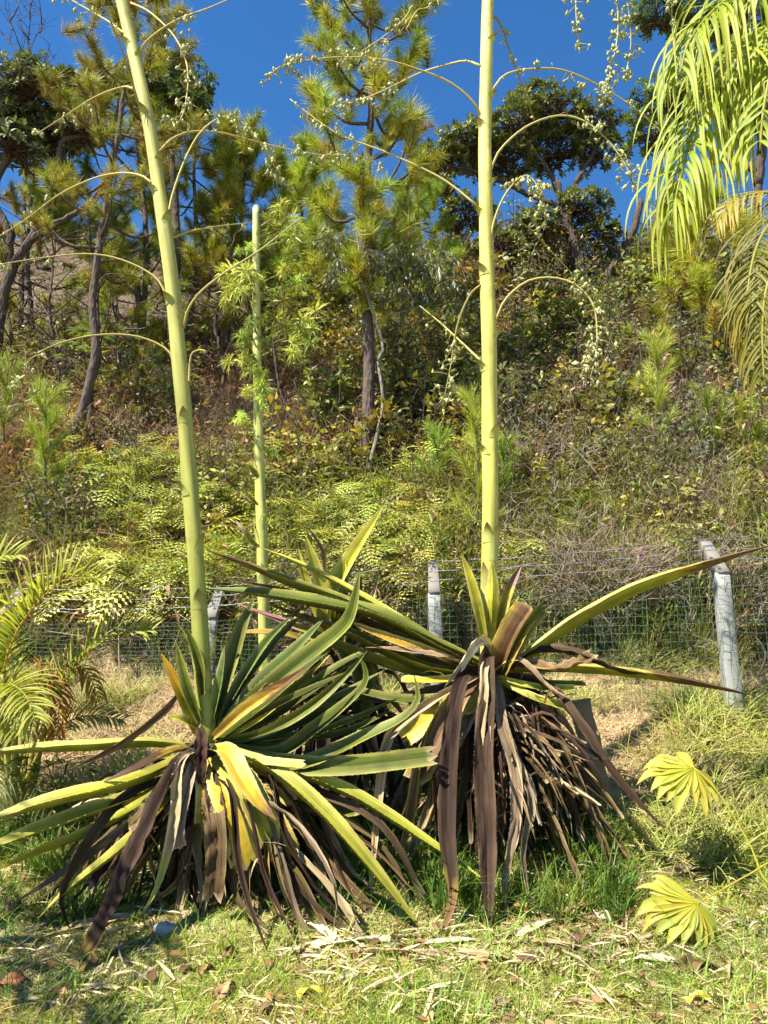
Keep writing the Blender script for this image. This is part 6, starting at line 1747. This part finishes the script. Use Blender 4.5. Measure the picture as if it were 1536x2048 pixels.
# long green grass under the upright agave
tgl = []
for k in range(2):
    m = MB(); blades(m, 34, .36, .011, .5, .6, (.07, .13, .02), (.15, .24, .03), np.random.default_rng(150 + k), .07, 5); tgl.append(m)
c = proto_coll('long_grass_kind', tgl, [M_LEAF] * 2)
pts = []
for k in range(150):
    q = ground_px(ur.uniform(640, 1260) if k < 110 else ur.uniform(-40, 260), ur.uniform(1640, 1860)); pts.append(q)
pts = np.array(pts); n = len(pts)
scatter('long_grass', 'long dark green grass growing round the foot of the agaves', 'grass', c, pts, rots(n, ur, .15), sc3(ur.uniform(.5, 1.1, n)), ur.integers(0, 2, n))
# --- straw litter
lt = []
for k in range(3):
    m = MB(); r = np.random.default_rng(160 + k)
    for q in range(16):
        a = r.uniform(0, 2 * pi); leaflet(m, np.append(r.normal(0, .10, 2), r.uniform(.006, .03)), np.array([cos(a), sin(a), .12]), r.uniform(.06, .24), r.uniform(.005, .016), .12, np.array((.56, .45, .28)) * r.uniform(.6, 1.25), 4, np.array([r.normal(0, .5), r.normal(0, .5), 1]))
    for q in range(3):
        a = r.uniform(0, 2 * pi); leaflet(m, np.append(r.normal(0, .12, 2), r.uniform(.01, .035)), np.array([cos(a), sin(a), .2]), r.uniform(.05, .10), r.uniform(.025, .05), .3, np.array([(.24, .13, .06), (.32, .2, .1), (.16, .09, .05)][q]) * r.uniform(.7, 1.2), 5, np.array([r.normal(0, .5), r.normal(0, .5), 1]))
    lt.append(m)
c = proto_coll('litter_kind', lt, [M_DRY] * 3)
N = 1300
y = 3.3 + 3.4 * ur.random(N); x = ur.uniform(-.6, .6, N) * y
p = np.stack([x, y, terr(x, y)], 1); px, py = project(p)
keep = (ur.random(N) < .22) | ((px > 560) & (px < 1300) & (py > 1830) & (py < 1960) & (ur.random(N) < .9)) | ((px > 1150) & (py > 1600) & (py < 1800) & (ur.random(N) < .5)) | ((px < 320) & (py > 1800) & (py < 1930) & (ur.random(N) < .5))
p = p[keep]; n = len(p)
scatter('straw_litter', 'strewn dry straw and shredded leaf bits on the lawn', 'litter', c, p, rots(n, ur, .1), sc3(ur.uniform(.6, 1.3, n)), ur.integers(0, 3, n))

# --- scattered low bushes on the far bare hill
hr = np.random.default_rng(31); hp = []
hill_me = bpy.data.objects['hill'].data
hv = np.empty(len(hill_me.vertices) * 3, np.float32); hill_me.vertices.foreach_get('co', hv); hv = hv.reshape(-1, 3)
sel = hv[(hv[:, 0] > -40) & (hv[:, 0] < 5) & (hv[:, 1] < 56) & (hv[:, 1] > 27)]
k = hr.integers(0, len(sel), 260)
hp = sel[k] + np.stack([hr.uniform(-.4, .4, 260), hr.uniform(-.4, .4, 260), np.full(260, -.1)], 1)
scatter('hill_bushes', 'low dry bushes dotted over the far bare hill', 'bushes', proto_coll('hill_bush_kind', [shrub_mb(300, 1.0, 8, 260, .2, .5, greens[3], .7), twig_mb(301, 26, 1.0, (.16, .12, .1)), shrub_mb(302, .8, 8, 240, .2, .5, greens[1], .8)], [M_LEAF, M_DRY, M_LEAF]),
        hp, rots(260, hr), sc3(hr.uniform(.5, 1.4, 260)), hr.integers(0, 3, 260))

# ================================================================== fallen leaves and strips one can pick up
def strip(px, py, ln, ang, w, kind, label, name='fallen_strip', cat='dead leaf', group=None, lift=.03, seed=0, wave=.5, cut=True):
    g = ground_px(px, py)
    d = np.array([cos(ang), sin(ang), 0])
    P = []
    for q in np.linspace(-.5, .5, 4):
        s_ = g + d * ln * q; s_[2] = gz(s_[0], s_[1]) + .02 + lift * (1 - (2 * q) ** 2) * 1.2 + (.015 if abs(q) > .4 else 0); P.append(s_)
    mb = leaf_mesh(P, w, kind, hint=(0, -.3, 1), fold=.3, cut=cut, teeth=False, n=14, wave=wave, seed=seed, base=.7)
    return solo(name, mb, M_DEAD, label, cat, g, True, group)
G = 'pale dry leaf strips on the lawn'
for k, (px, py, ln, a, w, kd, lb) in enumerate([
        (690, 1905, .55, .15, .045, CREAM, 'pale dry strip lying below the pointed tip of the long agave leaf'),
        (800, 1925, .70, -.05, .04, TAN, 'longest straw coloured strip lying across the lawn in front of the agaves'),
        (640, 1880, .30, -.8, .05, CREAM, 'short bent pale strip just under the black hollow of the leaning agave'),
        (880, 1905, .4, .3, .03, CREAM, 'thin pale strip just left of the long purple brown leaf tips'),
        (960, 1930, .35, -.2, .03, TAN, 'thin tan strip in front of the long purple brown leaf tips'),
        (1080, 1870, .35, .6, .04, CREAM, 'pale strip beside the curled brown leaves right of the hanging leaves'),
        (1130, 1910, .4, -.4, .025, TAN, 'tan strip lying beyond the small red leaf'),
        (1400, 1672, .5, .2, .05, CREAM, 'pale strip lying under the upper yellow fan leaf'),
        (1480, 1690, .6, .1, .03, GREYT, 'grey strip lying far back beside the yellow leaf stem'),
        (1300, 1940, .3, .1, .04, CREAM, 'pale strip left of the big curled brown leaf'),
        (190, 1865, .6, .5, .05, TAN, 'tan strip lying at the foot of the broad purple leaf'),
        (700, 1975, .25, .6, .02, CREAM, 'small pale strip on the open lawn at the bottom'),
        (1380, 1755, .3, .1, .07, GREYT, 'short grey piece of leaf base between the two yellow fan leaves')]):
    strip(px, py, ln, a, w, kd, lb, group=G, seed=500 + k)
for k, (px, py, ln, a, w, kd, lb) in enumerate([
        (1395, 1955, .24, .2, .10, BROWN, 'big curled grey brown leaf lying near the lower corner under the fan leaf'),
        (452, 2000, .16, 1.2, .07, dict(mid=(.33, .19, .10), mar=(.40, .25, .14), mat='D'), 'pale orange brown leaf on the lawn near the bottom edge'),
        (1160, 1835, .20, .4, .09, dict(mid=(.30, .18, .08), mar=(.40, .28, .14), mat='D'), 'curled brown leaf standing over pale scraps right of the hanging leaves'),
        (1035, 1840, .16, .2, .08, dict(mid=(.38, .21, .08), mar=(.42, .26, .12), mat='D'), 'orange brown leaf just right of the longest hanging leaf tip'),
        (1205, 1850, .15, -1.0, .07, CREAM, 'cream coloured broad leaf scrap beside the curled brown leaf'),
        (1058, 1940, .12, .2, .06, dict(mid=(.16, .08, .06), mar=(.2, .11, .08), mat='D'), 'small dark red leaf on the straw'),
        (1165, 1893, .12, .5, .06, dict(mid=(.18, .09, .07), mar=(.22, .12, .09), mat='D'), 'reddish leaf below the curled brown leaf'),
        (410, 1960, .12, .8, .05, dict(mid=(.34, .18, .07), mar=(.40, .24, .12), mat='D'), 'rusty leaf beside the dry twig in the lower left'),
        (620, 2005, .12, .3, .05, YELLOW, 'small yellow leaf on the lawn at the bottom'),
        (1400, 2020, .14, .3, .05, YELLOW, 'yellow leaf scrap at the bottom edge below the big curled leaf'),
        (460, 1930, .12, 1.0, .06, BROWN, 'brown leaf half sunk in grass in front of the leaning agave'),
        (30, 1985, .14, .4, .07, dict(mid=(.30, .14, .06), mar=(.34, .18, .08), mat='D'), 'russet leaf in the shade at the left edge'),
        (1010, 2030, .12, .4, .05, GREYT, 'grey tan leaf at the very bottom edge')]):
    strip(px, py, ln, a, w, kd, lb, 'fallen_leaf', 'fallen leaf', 'fallen leaves on the lawn', .03, 600 + k, .6, cut=False)
# dry branching twig in the lower left
g = ground_px(265, 1960); mb = MB(); r_ = np.random.default_rng(9)
for (x0, y0, x1, y1) in [(200, 1990, 300, 1905), (300, 1905, 312, 1890), (280, 1925, 330, 1930), (250, 1950, 240, 1900), (230, 1965, 290, 1985), (180, 1970, 230, 1965)]:
    A, B = ground_px(x0, y0), ground_px(x1, y1); A[2] += .03; B[2] += .06
    tube(mb, smooth_path([A, (A + B) / 2 + r_.normal(0, .015, 3), B], 7), np.linspace(.006, .003, 7), 5, (.34, .29, .24))
solo('dry_branch', mb, M_DRY, 'thin forked grey branch lying on the lawn in the lower left', 'branch', g)
# stick lying back by the board
A, B = ground_px(1215, 1520), ground_px(1290, 1545); mb = MB(); A[2] += .05; B[2] += .04
tube(mb, smooth_path([A, (A + B) / 2 + [0, 0, .03], B], 8), .011, 6, (.30, .24, .17)); solo('dry_stick', mb, M_DRY, 'grey stick lying behind the upper yellow fan leaf', 'stick', A)

# ================================================================== shrubs that stand out
def shrub_thing(label, px, py, seed, hpx, cols, n=900, lsize=.06, lw=.5, spread=.5, Y=None, cat='shrub'):
    b = foot(px, py, Y)
    h = hpx * mpp(b[1]) * 1.1
    root = thing('shrub', label, cat, b)
    full = shrub_mb(seed, h, 11, n, lsize, lw, cols, spread * h, twigs=60)
    V, Q, T, C, U = full.arrays()
    nb = sum(len(v) for v in full.v[:-1])
    st_, cr = MB(), MB()
    st_.add(V[:nb], Q, None, C[:nb]); cr.add(V[nb:], None, T - nb, C[nb:])
    part('stems', st_, M_TWIG, root).location = (0, 0, 0)
    part('crown', cr, M_LEAF, root)
    for ch in root.children:
        ch.data.transform(__import__('mathutils').Matrix.Translation(Vector(b)))
blue = ((.07, .11, .06), (.10, .15, .085), (.14, .19, .12))
shrub_thing('blue green shrub right of the lone pine sapling', 1380, 990, 1, 190, blue, 1500, .06, .7, .55)
shrub_thing('bright green shrub at the side edge beyond the mesh', 1500, 1000, 2, 200, ((.20, .25, .03), (.25, .29, .04), (.15, .21, .03)), 1500, .10, .25, .5)
shrub_thing('dark green shrub behind the cut stalk', 640, 880, 3, 160, ((.08, .12, .03), (.11, .15, .03)), 1300, .08, .5, .7)
shrub_thing('dark shrub right of the big pine trunk', 820, 880, 4, 170, ((.09, .12, .03), (.13, .15, .03)), 1300, .08, .5, .6)
shrub_thing('yellow green seedling bush by the dark forked pine foot', 190, 985, 5, 70, ((.24, .27, .04), (.30, .30, .05)), 300, .09, .45, .7)
shrub_thing('olive bush above the orange leaved plant', 580, 800, 6, 140, ((.13, .13, .03), (.17, .15, .03)), 1200, .07, .5, .7)
shrub_thing('tall green bush under the broadleaf trees at the right', 1330, 640, 7, 150, ((.10, .13, .03), (.15, .18, .035)), 1500, .11, .5, .8)
shrub_thing('dark green bush beside the twisted trunk of the umbrella tree', 1240, 650, 8, 130, ((.08, .11, .025), (.12, .15, .03)), 1500, .11, .5, .8)
